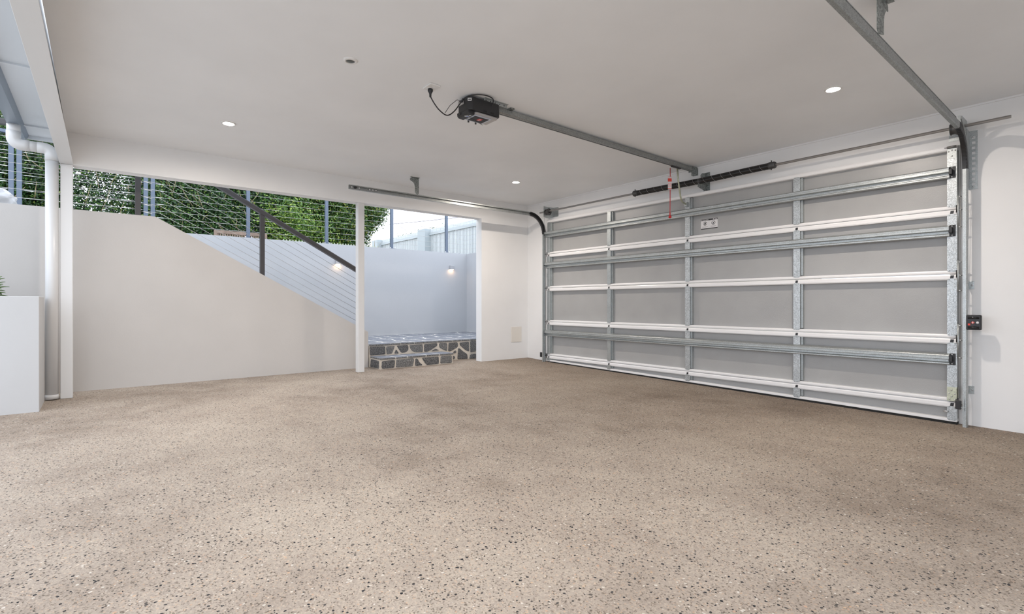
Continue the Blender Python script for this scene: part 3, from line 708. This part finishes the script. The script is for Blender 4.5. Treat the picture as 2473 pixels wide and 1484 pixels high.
# ------------------------------------------------------------------ wall mounted bits
al = thing('door_lock', 'black automatic lock box with red symbols beside the right track', 'lock', (5.51, -.06, .74))
bx0, bx1, bz0, bz1 = 5.464, 5.554, .679, .797
m = MB(); m.box((bx0, -.095, bz0), (bx1, -.045, bz1)); m.build('housing', 'black', al, .008, 3)
for z in (bz0+.020, bz1-.022):
    m = MB(); m.cyl((bx0+.012, -.094, z), (bx1-.012, -.094, z), .009, 10); m.build('grip_bar', 'black_gloss', al)
m = MB(); m.box((bx1-.034, -.097, bz0+.042), (bx1-.012, -.094, bz1-.040)); m.build('button', 'black_gloss', al, .002)
m = MB(); m.prism([(5.494, .738), (5.505, .727), (5.516, .738), (5.505, .749)], 'y', -.0968, -.094); dm = m.build('red_symbol', 'redtag', al)
m = MB(); m.box((5.503, -.0974, .732), (5.508, -.0967, .745)); m.build('white_mark', 'white_print', dm)
m = MB(); m.box((5.476, -.0968, .716), (5.490, -.094, .730)); m.build('red_symbol', 'redtag', al)
m = MB(); m.lathe([(.0, -.0006), (.009, -.0006), (.009, .0)], (5.533, -.0972, .738), 'y', 14); m.build('round_symbol', 'white_print', al)
m = MB(); m.box((5.455, -.06, .69), (5.466, -.05, .79)); m.build('mounting_flange', 'galv', al)
def sensor(loc, label, sgn):
    t = thing('safety_sensor', label, 'sensor', loc, 'safety beam sensors at the foot of the door')
    x, y, z = loc
    B((x-.018, y-.012, z-.035), (x+.018, y+.012, z+.035)).build('housing', 'black', t, .004)
    m = MB(); m.box((x+sgn*.018-.002, y-.008, z-.02), (x+sgn*.018+.03*(sgn > 0)+.002, y+.012, z-.016)); m.box((x-.004+sgn*.03, y, z-.05), (x+.004+sgn*.03, y+.004, z+.05)); m.build('bracket', 'galv', t)
    return t
sensor((5.417, -.085, .076), 'small black safety sensor beside the foot of the right track', 1)
t = thing('safety_sensor', 'small black safety sensor on the wall at the far left of the door', 'sensor', (.425, .0, .082), 'safety beam sensors at the foot of the door')
B((.375, -.015, .045), (.465, .012, .118)).build('housing', 'black', t, .004)
B((.378, .010, .06), (.46, YW-.001, .10)).build('bracket', 'galv', t)
ap = thing('access_plate', 'cream square blank plate low on the left wall near the corner', 'plate', (0, -.19, .39))
B((.0, -.298, .268), (.008, -.082, .514)).build('cover', 'cream_pl', ap, .003)
lf = MB(); lf.add([(6.0, -.02, -.108), (6.03, -.028, -.104), (6.06, -.018, -.108), (6.03, -.010, -.102)], [(0, 1, 2, 3)])

# ------------------------------------------------------------------ stone landing and step
def slab(a, b, parent):
    o = B(a, b).build('cap_stone', 'paving', parent, .006); o.data.materials.append(M['stone2'])
    for p in o.data.polygons:
        if p.normal.z < .5: p.material_index = 1
    return o
def rnd_poly(poly, r=.008):
    # chamfer corners of a 2-D polygon
    out = []; n = len(poly)
    for i in range(n):
        a, b, c = (Vector(poly[i-1]), Vector(poly[i]), Vector(poly[(i+1) % n]))
        d1 = (a-b); d2 = (c-b); l1 = min(r, d1.length*.35); l2 = min(r, d2.length*.35)
        out += [b+d1.normalized()*l1, b+d2.normalized()*l2]
    return [(p.x, p.y) for p in out]
def face_stone(parent, poly, axis, plane, proud, k, depth=.02):
    m = MB(); p2 = rnd_poly(poly, .011)
    cx = sum(p[0] for p in p2)/len(p2); cy = sum(p[1] for p in p2)/len(p2)
    n = len(p2); inner = [(cx+(p[0]-cx)*.93, cy+(p[1]-cy)*.90) for p in p2]
    f = lambda p, d: (plane+d, p[0], p[1]) if axis == 'x' else (p[0], plane-d, p[1])
    vs = [f(p, -depth) for p in p2]+[f(p, proud*.45) for p in p2]+[f(p, proud) for p in inner]
    fs = [(i, (i+1) % n, n+(i+1) % n, n+i) for i in range(n)]+[(n+i, n+(i+1) % n, 2*n+(i+1) % n, 2*n+i) for i in range(n)]+[tuple(2*n+i for i in range(n))]
    m.add(vs, fs); return m.build('stone', 'stone2' if k % 3 == 1 else 'stone', parent)
LX, SXF = -.40, -.07; LZ, SZ = .320, .156; SY0, SY1 = -2.497, -1.35
ld = thing('stone_landing', 'raised landing of dark stones in pale mortar at the foot of the stair', 'landing', (-1.3, -1.1, 0))
B((-2.198, -2.515, -.05), (LX, .338, LZ-.026)).build('mortar_bed', 'mortar', ld)
LAND =  [[(-2.506, 0.287), (-2.282, 0.282), (-2.272, 0.27), (-2.269, 0.175), (-2.282, 0.168), (-2.499, 0.166)], [(-2.254, 0.278), (-2.122, 0.281), (-2.143, 0.229), (-2.169, 0.173), (-2.246, 0.166), (-2.257, 0.245)], [(-2.104, 0.232), (-2.059, 0.166), (-2.133, 0.169)], [(-2.096, 0.282), (-2.033, 0.283), (-1.92, 0.281), (-1.907, 0.265), (-1.91, 0.206), (-1.953, 0.179), (-2.012, 0.173), (-2.033, 0.189)], [(-1.892, 0.281), (-1.674, 0.282), (-1.668, 0.167), (-1.796, 0.17), (-1.841, 0.187), (-1.879, 0.229)], [(-1.648, 0.281), (-1.423, 0.285), (-1.423, 0.244), (-1.531, 0.189), (-1.594, 0.165), (-1.648, 0.168)], [(-1.456, 0.202), (-1.385, 0.175), (-1.525, 0.168)], [(-1.391, 0.283), (-1.256, 0.282), (-1.244, 0.26), (-1.244, 0.152), (-1.29, 0.167), (-1.385, 0.216)], [(-1.22, 0.28), (-1.063, 0.283), (-1.044, 0.25), (-1.054, 0.203), (-1.187, 0.148), (-1.226, 0.151)], [(-1.019, 0.275), (-0.841, 0.28), (-0.835, 0.122), (-0.893, 0.141), (-1.007, 0.227)], [(-0.815, 0.287), (-0.698, 0.284), (-0.698, 0.119), (-0.812, 0.107)], [(-1.144, 0.13), (-1.088, 0.158), (-1.076, 0.121), (-1.113, 0.107)], [(-1.044, 0.187), (-1.019, 0.186), (-0.956, 0.135), (-0.873, 0.082), (-0.861, 0.006), (-1.057, 0.014), (-1.051, 0.098)], [(-0.812, 0.072), (-0.698, 0.081), (-0.698, -0.019), (-0.835, 0.002)], [(-1.156, 0.068), (-1.113, 0.071), (-1.1, 0.033), (-1.15, 0.013)]]
STEP =  [[(-2.475, 0.114), (-2.3, 0.12), (-2.283, 0.105), (-2.295, 0.01), (-2.47, 0.006), (-2.48, 0.034)], [(-2.268, 0.118), (-2.009, 0.125), (-1.991, 0.103), (-2.014, 0.015), (-2.027, 0.005), (-2.268, 0.008)], [(-1.973, 0.116), (-1.938, 0.113), (-1.922, 0.07), (-1.858, 0.003), (-1.978, 0.008)], [(-1.872, 0.12), (-1.595, 0.119), (-1.592, 0.007), (-1.794, 0.008), (-1.826, 0.048)], [(-1.561, 0.121), (-1.372, 0.121), (-1.369, 0.012), (-1.567, 0.015)]]

for k, p in enumerate(LAND): face_stone(ld, [(a, max(b, .008)) for a, b in p], 'x', LX, .010, k)
for k, (a, b) in enumerate(((-.67, -.42), (-.38, -.10), (-.06, .30))):   # hidden behind the jamb, seen from a step aside
    face_stone(ld, [(a, .02), (b, .01), (b-.02, .27), (a+.02, .28)], 'x', LX, .010, k)
cj = [-2.515, -2.03, -1.813, -1.409, -1.15, -.828, -.45, -.05, .335]
for a, b in zip(cj[:-1], cj[1:]): slab((LX-.17, a+.006, LZ-.026), (LX+.014, b-.006, LZ), ld)
rs = random.Random(3)
gx, gy = 6, 9
def gpt(i, j):
    x = -2.195+(LX-.19+2.195)*i/gx; y = -2.50+2.83*j/gy
    if 0 < i < gx: x += rs.uniform(-.09, .09)
    if 0 < j < gy: y += rs.uniform(-.11, .11)
    return (x, y)
G = {(i, j): gpt(i, j) for i in range(gx+1) for j in range(gy+1)}
B((-2.198, -2.515, LZ-.026), (LX-.002, .338, LZ-.0008)).build('mortar_top', 'joint', ld)
for i in range(gx):
    for j in range(gy):
        q = [G[i, j], G[i+1, j], G[i+1, j+1], G[i, j+1]]
        cx = sum(p[0] for p in q)/4; cy = sum(p[1] for p in q)/4
        q = rnd_poly([(cx+(p[0]-cx)*.90, cy+(p[1]-cy)*.92) for p in q], .04)
        MB().prism(q, 'z', LZ-.012, LZ+rs.uniform(-.0002, .0006)).build('paving_stone', 'paving', ld)
sp = thing('stone_step', 'low step of dark stones in pale mortar in front of the landing', 'step', (-.23, -1.92, 0))
B((LX+.0105, SY0, -.05), (SXF, SY1, SZ-.023)).build('mortar_bed', 'mortar', sp)
B((LX+.0105, SY0-.004, SZ-.023), (SXF+.008, SY1+.004, SZ-.001)).build('mortar_top', 'joint', sp)
for k, p in enumerate(STEP): face_stone(sp, [(a, max(b, .012)) for a, b in p], 'x', SXF, .010, k)
face_stone(sp, [(-.385, .01), (-.36, .12), (-.105, .115), (-.11, .012)], 'y', SY0, .008, 0)
face_stone(sp, [(-.385, .01), (-.11, .012), (-.105, .115), (-.36, .12)], 'y', SY1, -.0, 0)
cj = [SY0-.012, -2.275, -2.093, -1.805, -1.59, SY1+.012]
for a, b in zip(cj[:-1], cj[1:]): slab((LX+.012, a+.006, SZ-.023), (SXF+.014, b-.006, SZ), sp)

# ------------------------------------------------------------------ stair balustrade
FX = -.47
sb = thing('stair_balustrade', 'charcoal balustrade with steel cables stepping down the rendered stair wall', 'balustrade', (FX, -4, 1.8))
wall_top = lambda y: 1.829 if y < -4.943 else 1.829-.5517*(y+4.943)
def post(y, z0, z1, m, parent, x=FX, hw=.025, plate=True):
    o = B((x-hw, y-hw, z0), (x+hw, y+hw, z1)).build('post', m, parent, .002)
    return o
FH = .81
for y in (-6.35, -5.09, -3.86, -2.63):
    p = post(y, wall_top(y)-.01, wall_top(y)+FH-.02, 'charcoal', sb)
    for d in (-.036, .036): MB().lathe([(.007, 0), (.007, .006), (.003, .01), (0, .011)], (FX+.02, y+d, wall_top(y+d)), 'z', 8).build('bolt', 'chrome', p)
RP = [(-.030, -.055), (.030, -.055), (.030, -.010), (.026, 0), (-.026, 0), (-.030, -.010)]
def rail(pts, nm, m, par, prof=RP): return MB().sweep(pts, prof).build(nm, m, par)
yk = -4.943
hr = [(FX, -6.6, 1.829+FH), (FX, -4.95, 1.829+FH), (FX, -2.57, wall_top(-2.57)+FH)]
MB().sweep(hr, [(a, b) for a, b in RP]).build('handrail', 'charcoal', sb)
for k in range(8):
    dz = .078+.082*k
    pts = [(FX, -6.6, 1.829+dz), (FX, -5.10, 1.829+dz)]
    c1 = MB().tube(pts, .0022, 6).build('cable', 'cable', sb)
    MB().tube([(FX, -5.23, 1.829+dz), (FX, -5.115, 1.829+dz)], .0042, 8).build('tensioner', 'chrome', c1)
    c2 = MB().tube([(FX, -5.06, wall_top(-4.95)+dz-.02), (FX, -4.90, wall_top(-4.90)+dz), (FX, -2.62, wall_top(-2.62)+dz)], .0022, 6).build('cable', 'cable', sb)
    a = Vector((FX, -5.065, wall_top(-4.95)+dz-.02)); MB().tube([a, a+Vector((0, .10, -.018))], .0042, 8).build('tensioner', 'chrome', c2)

# ------------------------------------------------------------------ fence on the outer wall
BX = -2.28
bf = thing('cable_fence', 'slate blue post and steel cable fence standing on the white outer wall', 'fence', (BX, -3, OT))
fence_y = [-6.235, -6.165, -4.915, -4.836, -3.64, -2.445, -1.26, -.09]
for y in fence_y:
    p = post(y, OT, 2.95, 'slate', bf, BX, .024)
    m = MB(); m.box((BX-.045, y-.055, OT), (BX+.055, y+.055, OT+.008)); m.build('base_plate', 'slate', p)
    for d in (-.042, .042): MB().lathe([(.009, 0), (.009, .010), (.004, .016), (0, .017)], (BX+.042, y+d, OT+.008), 'z', 8).build('bolt', 'chrome', p)
for (a, b) in ((-7.2, -6.20), (-6.19, -4.89), (-4.86, .36)):
    B((BX-.03, a, 2.945), (BX+.03, b, 2.985)).build('top_rail', 'slate', bf, .004)
    for k in range(10):
        z = 1.99+.0935*k
        c = MB().tube([(BX, a, z), (BX, (a+b)/2, z-.002), (BX, b, z)] if b < 0 else [(BX, a, z), (BX, -2.2, z-.002), (BX, .36, z), (BX+.03, .39, z), (-.2, .39, z)], .0024, 6).build('cable', 'cable', bf)
        MB().tube([(BX, a+.03, z), (BX, a+.15, z)], .0045, 8).build('tensioner', 'chrome', c)
        if b < 0: MB().tube([(BX, b-.15, z), (BX, b-.03, z)], .0045, 8).build('tensioner', 'chrome', c)
B((BX-.03, .34, 2.945), (-.2, .40, 2.985)).build('top_rail', 'slate', bf, .004)

# wall lights on the outer wall
def wall_light(y, z, label):
    t = thing('wall_light', label, 'wall light', (OX, y, z), 'square wall lights on the outer wall')
    o = bpy.data.objects.new('housing', MB().box((.0, -.042, -.038), (.062, .042, .038)).mesh('housing', 'lamp_metal', .003)); C.objects.link(o); o.parent = t
    me = bpy.data.meshes.new('lens'); me.from_pydata([(.010, -.034, -.0395), (.054, -.034, -.0395), (.054, .034, -.0395), (.010, .034, -.0395)], [], [(3, 2, 1, 0)]); me.materials.append(M['walllight'])
    o = bpy.data.objects.new('lens', me); C.objects.link(o); o.parent = t
wall_light(-2.29, 1.59, 'lit square wall light above the stair, seen just below the handrail')
wall_light(-.034, 1.60, 'lit square wall light at the right, above the stone landing')

# ------------------------------------------------------------------ garden beyond
def leaves(name, m, pts, nrm, size, parent, aspect=.55, seed=1):
    r = np.random.RandomState(seed); n = len(pts); pts = np.asarray(pts)
    nr = np.asarray(nrm)+r.normal(0, .55, (n, 3)); nr /= np.linalg.norm(nr, axis=1)[:, None]
    d = r.normal(0, 1, (n, 3)); d[:, 2] -= .4; d -= nr*(d*nr).sum(1)[:, None]; d /= np.linalg.norm(d, axis=1)[:, None]
    s_ = np.cross(nr, d); L = size*(.65+.7*r.rand(n))[:, None]; W = L*aspect*.5
    a = pts-d*L*.5; b = pts+s_*W+nr*W*.25; c = pts+d*L*.5; e = pts-s_*W+nr*W*.25
    V = np.stack([a, b, c, e], 1).reshape(-1, 3)
    me = bpy.data.meshes.new(name); me.vertices.add(4*n); me.vertices.foreach_set('co', V.ravel().astype(np.float32))
    idx = np.arange(n)[:, None]*4+np.array([[0, 1, 2, 0, 2, 3]]); me.loops.add(6*n); me.loops.foreach_set('vertex_index', idx.ravel().astype(np.int32))
    me.polygons.add(2*n); me.polygons.foreach_set('loop_start', np.arange(0, 6*n, 3, dtype=np.int32)); me.polygons.foreach_set('loop_total', np.full(2*n, 3, np.int32))
    me.update(calc_edges=True); me.validate()
    me.materials.append(M[m]); o = bpy.data.objects.new(name, me); C.objects.link(o); o['kind'] = 'stuff'; attach(o, parent); return o
def twigs(n, x0, x1, y0, y1, z0, z1, parent, seed, up=.5):
    r = random.Random(seed); m = MB()
    for _ in range(n):
        p = Vector((r.uniform(x0, x1), r.uniform(y0, y1), r.uniform(z0, z1))); d = Vector((r.uniform(-.1, .3), r.uniform(-.5, .5), r.uniform(.3, 1))).normalized(); l = r.uniform(.12, .40)
        m.tube([p, p+d*l*.5+Vector((0, r.uniform(-.02, .02), 0)), p+d*l], [.0055, .0045, .002], 5)
    o = m.build('twigs', 'twig', parent); o['kind'] = 'stuff'; return o
def hedge(name, label, y0, y1, x0, x1, z0, z1, n, m, size, seed, gap=None, wob=.12):
    r = np.random.RandomState(seed)
    t = thing(name, label, 'hedge', ((x0+x1)/2, (y0+y1)/2, z0))
    y = r.uniform(y0, y1, n); z = r.uniform(z0, z1, n); dpt = r.rand(n)**1.6
    xw = x1+wob*np.sin(y*2.1+seed)*np.cos(z*2.7)+.07*np.sin(y*6.3+z*5)
    x = xw-dpt*(x1-x0)
    keep = np.ones(n, bool)
    if gap is not None:
        gy, gz, ry, rz = gap; d = ((y-gy)/ry)**2+((z-gz)/rz)**2; cl = np.sin(y*23+z*9)+np.sin(z*27-y*11)+np.sin(y*41+z*35); keep = ~((r.rand(n) < .80*np.exp(-d*1.1)) & (cl > .25))
    P = np.stack([x, y, z], 1)[keep]; nr = np.tile([.75, -.25, .45], (len(P), 1))
    leaves('foliage', m, P, nr, size, t, seed=seed)
    return t
h1 = hedge('garden_hedge', 'tall dark green clipped hedge behind the cable fence at the left', -9.0, -2.5, -4.7, -3.7, 1.7, 3.75, 140000, 'leaf_dark', .043, 11, gap=(-5.42, 2.72, .42, .34))
twigs(150, -3.75, -3.6, -8, -2.6, 1.9, 3.3, h1, 4)
m = MB(); m.box((-4.75, -9.0, 1.7), (-4.55, -5.85, 3.7)); m.box((-4.75, -5.0, 1.7), (-4.55, -2.3, 3.7)); m.box((-4.75, -5.9, 1.7), (-4.55, -4.9, 2.35)); m.build('shade_core', 'core', h1)  # near-black backing slabs stand for the shade deep in the hedge
# looser fig bush on the right end, rounded
fb = thing('fig_bush', 'loose yellow green leafy bush at the right end of the hedge', 'bush', (-4.1, -1.7, 1.7))
r = np.random.RandomState(5); n = 56000
u = r.normal(0, 1, (n, 3)); u /= np.linalg.norm(u, axis=1)[:, None]; rad = r.rand(n)**.22
P = np.array([-4.2, -1.66, 2.95])+u*rad[:, None]*np.array([.62, 1.08, 1.02])
P += .07*np.sin(P[:, [1, 2, 0]]*7)+.05*np.sin(P[:, [2, 0, 1]]*15+1)+r.normal(0, .045, P.shape)
P = P[P[:, 2] > 1.95]
leaves('foliage', 'leaf_mid', P, np.tile([.7, -.3, .45], (len(P), 1)), .052, fb, .5, 6)
twigs(60, -4.2, -3.75, -2.5, -.9, 1.75, 2.4, fb, 9)
m = MB()
for k in range(9):
    rr = random.Random(k); y = -2.4+.17*k; m.tube([(-4.2, -1.7+(y+1.7)*.4, 1.65), (-4.15, -1.7+(y+1.7)*.8, 2.1), (-4.2, y, 2.6)], [.03, .022, .012], 7)
m.build('stems', 'twig', fb)
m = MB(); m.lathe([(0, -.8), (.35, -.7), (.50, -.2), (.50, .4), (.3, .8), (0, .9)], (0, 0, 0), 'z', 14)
m.v = [(-4.3+a*.7, -1.75+b*1.5, 2.95+c_*.9) for a, b, c_ in m.v]; m.build('shade_core', 'core', fb)  # near-black filler stands for the shade inside the bush
yb = thing('young_bush', 'bright yellow green young bush in front of the hedge, behind the handrail', 'bush', (-3.55, -2.5, 1.7))
r = np.random.RandomState(8); n = 5000; u = r.normal(0, 1, (n, 3)); u /= np.linalg.norm(u, axis=1)[:, None]
P = np.array([-3.52, -2.60, 2.25])+r.normal(0, 1, (n, 3))*np.array([.10, .30, .26]); P += .10*np.sin(P[:, [1, 2, 0]]*9); P = P[P[:, 2] > 1.72]
leaves('foliage', 'leaf_bright', P, np.tile([.7, -.3, .5], (len(P), 1)), .046, yb, .5, 3)
MB().tube([(-3.55, -2.62, 1.66), (-3.53, -2.6, 2.0), (-3.5, -2.64, 2.3)], [.015, .012, .006], 6).build('stem', 'twig', yb)
# low pointed picket edging
pk = thing('picket_edging', 'low pale green pointed picket edging behind the outer wall', 'fence', (-2.95, -1.9, 1.7))
pm = MB(); pm.prism([(-.019, 0), (.019, 0), (.019, .29), (.0, .325), (-.019, .29)], 'x', -.006, .006); pme = pm.mesh('picket', 'picket')
for k in range(34):
    o = bpy.data.objects.new('picket', pme); C.objects.link(o); attach(o, pk); o.location = (-2.95, -2.95+.052*k, 1.68)
B((-2.97, -2.98, 1.80), (-2.957, -1.2, 1.83)).build('edging_rail', 'picket', pk)
# timber bench
bn = thing('garden_bench', 'weathered timber bench back peeping over the outer wall', 'bench', (-2.95, -3.61, 1.7))
B((-2.93, -4.0, 2.005), (-2.895, -3.222, 2.058)).build('top_rail', 'timber', bn, .004)
for y in (-4.0, -3.262): B((-2.93, y, 1.69), (-2.895, y+.04, 2.006)).build('leg', 'timber', bn)
B((-2.93, -3.96, 1.80), (-2.90, -3.262, 1.84)).build('lower_rail', 'timber', bn)
slm = MB().box((-.008, -.011, 0), (.008, .011, .17)).mesh('slat', 'timber')
for k in range(20):
    o = bpy.data.objects.new('slat', slm); C.objects.link(o); attach(o, bn); o.location = (-2.912, -3.945+.0345*k, 1.838)
B((-2.93, -4.0, 1.80), (-2.50, -3.222, 1.83)).build('seat', 'timber', bn)
for y in (-4.0, -3.262): B((-2.54, y, 1.69), (-2.50, y+.04, 1.80)).build('leg', 'timber', bn)
# white picket fence with square pillars, right hand side
wf = thing('white_fence', 'tall white vertical slat fence with square pillars under the sky', 'fence', (-6, 1.65, 1.7))
FY = 1.62
for (a, b, zt) in ((-6.541, -6.117, 2.975), (-9.63, -9.21, 2.968)):
    pp = B((a, FY-.02, 1.7), (b, FY+.36, zt)).build('pillar', 'pillar', wf, .004)
for (a, b) in ((-9.21, -6.541), (-6.117, -2.3)):
    B((a, FY+.115, 2.795), (b, FY+.147, 2.875)).build('fence_rail', 'fencer', wf)
    B((a, FY+.115, 1.95), (b, FY+.147, 2.03)).build('fence_rail', 'fencer', wf)
flm = MB().box((-.019, 0, 0), (.019, .022, 1.20)).mesh('slat', 'fencew', .003)
flm2 = MB().box((-.019, 0, 0), (.019, .022, 1.20)).mesh('slat', 'fencew')
x = -9.17
while x < -2.4:
    if not -6.58 < x < -6.08:
        o = bpy.data.objects.new('slat', flm2); C.objects.link(o); attach(o, wf); o.location = (x, FY+.148, 1.765)
        o = bpy.data.objects.new('slat', flm2); C.objects.link(o); attach(o, wf); o.location = (x+.033, FY+.215, 1.70)
    x += .066
# greenery tips behind the white fence
tt = thing('far_shrub', 'row of small leafy shrub tips showing above the white fence', 'shrub', (-7.6, 2.3, 1.7))
r = np.random.RandomState(12); P = np.stack([r.uniform(-9.3, -5.6, 2600), r.uniform(2.1, 2.6, 2600), 1.8+1.38*r.rand(2600)**.35], 1)
P = P[P[:, 2] < 3.09+.09*np.sin(P[:, 0]*9)]
leaves('foliage', 'leaf_dark', P, np.tile([.5, -.5, .5], (len(P), 1)), .05, tt, .5, 4)
MB().tube([(-7.6, 2.3, 1.66), (-7.6, 2.3, 2.4), (-7.5, 2.3, 2.8)], [.02, .015, .008], 6).build('stem', 'twig', tt)

# power lines beyond the fence
def pline(p, q, r_, label):
    a, b = Vector(p), Vector(q); pts = [a.lerp(b, t)+Vector((0, 0, -.06*4*t*(1-t))) for t in np.linspace(0, 1, 13)]
    tag(MB().tube(pts, r_, 6).build('power_line', 'wire'), label, 'power line', 'power lines against the sky')
pline((-23.755, 9.0, 5.967), (-9.591, 9.0, 4.983), 0.02, 'thickest power line, rising to the right across the pale sky')
pline((-22.767, 9.0, 5.873), (-19.578, 9.0, 4.65), 0.013, 'thin power line slanting down to the right behind the fence')
pline((-23.755, 9.0, 5.729), (-16.401, 9.0, 5.118), 0.009, 'faint thin power line just above the white fence')
# planter plant, plastic bag
pp = thing('planter_plant', 'green leafy succulent in the white planter at the left edge', 'plant', (.3, -6.10, .90))
def big_leaf(base, d, L, W, par):
    d = Vector(d).normalized(); s_ = d.cross(Vector((0, 0, 1))).normalized(); u = s_.cross(d); vs = []; n = 6
    for i in range(n+1):
        t = i/n; w_ = W*math.sin(PI*min(1, t*.85+.12))**.8*(1-t**4); c_ = Vector(base)+d*L*t+Vector((0, 0, -.25*L*t*t))
        vs += [c_-s_*w_+u*w_*.25, c_, c_+s_*w_+u*w_*.25]
    fs = []
    for i in range(n):
        for k in (0, 1): fs.append((3*i+k, 3*i+k+1, 3*i+k+4, 3*i+k+3))
    o = MB().add(vs, fs, True).build('leaf', 'succ', par); md = o.modifiers.new('t', 'SOLIDIFY'); md.thickness = .003; return o
rr = random.Random(21)
for k in range(40):
    a = 2*PI*k*.382; el = .05+.9*(k/40)
    big_leaf((.3, -6.10, .93+.16*(k/40)), (math.cos(a)*math.cos(el), math.sin(a)*math.cos(el), math.sin(el)), rr.uniform(.085, .115), rr.uniform(.024, .030), pp)
MB().tube([(.3, -6.10, .89), (.3, -6.10, 1.12)], [.014, .008], 8).build('stem', 'succ', pp)
bm = bmesh.new(); bmesh.ops.create_icosphere(bm, subdivisions=4, radius=1)
from mathutils import noise as mn
for v in bm.verts:
    c_ = v.co.copy(); d_ = 1+.22*mn.noise(c_*2.3)+.16*abs(mn.noise(c_*5+Vector((3, 1, 0))))-.10*abs(mn.noise(c_*9))
    v.co = Vector((c_.x*.16, c_.y*.17, c_.z*.13))*d_
me = bpy.data.meshes.new('plastic_bag'); bm.to_mesh(me); bm.free()
for p in me.polygons: p.use_smooth = True
me.materials.append(M['bag']); o = bpy.data.objects.new('plastic_bag', me); C.objects.link(o); o.location = (-.85, -6.23, 1.905)
tag(o, 'crumpled white plastic bag on the upper level at the left edge', 'bag')
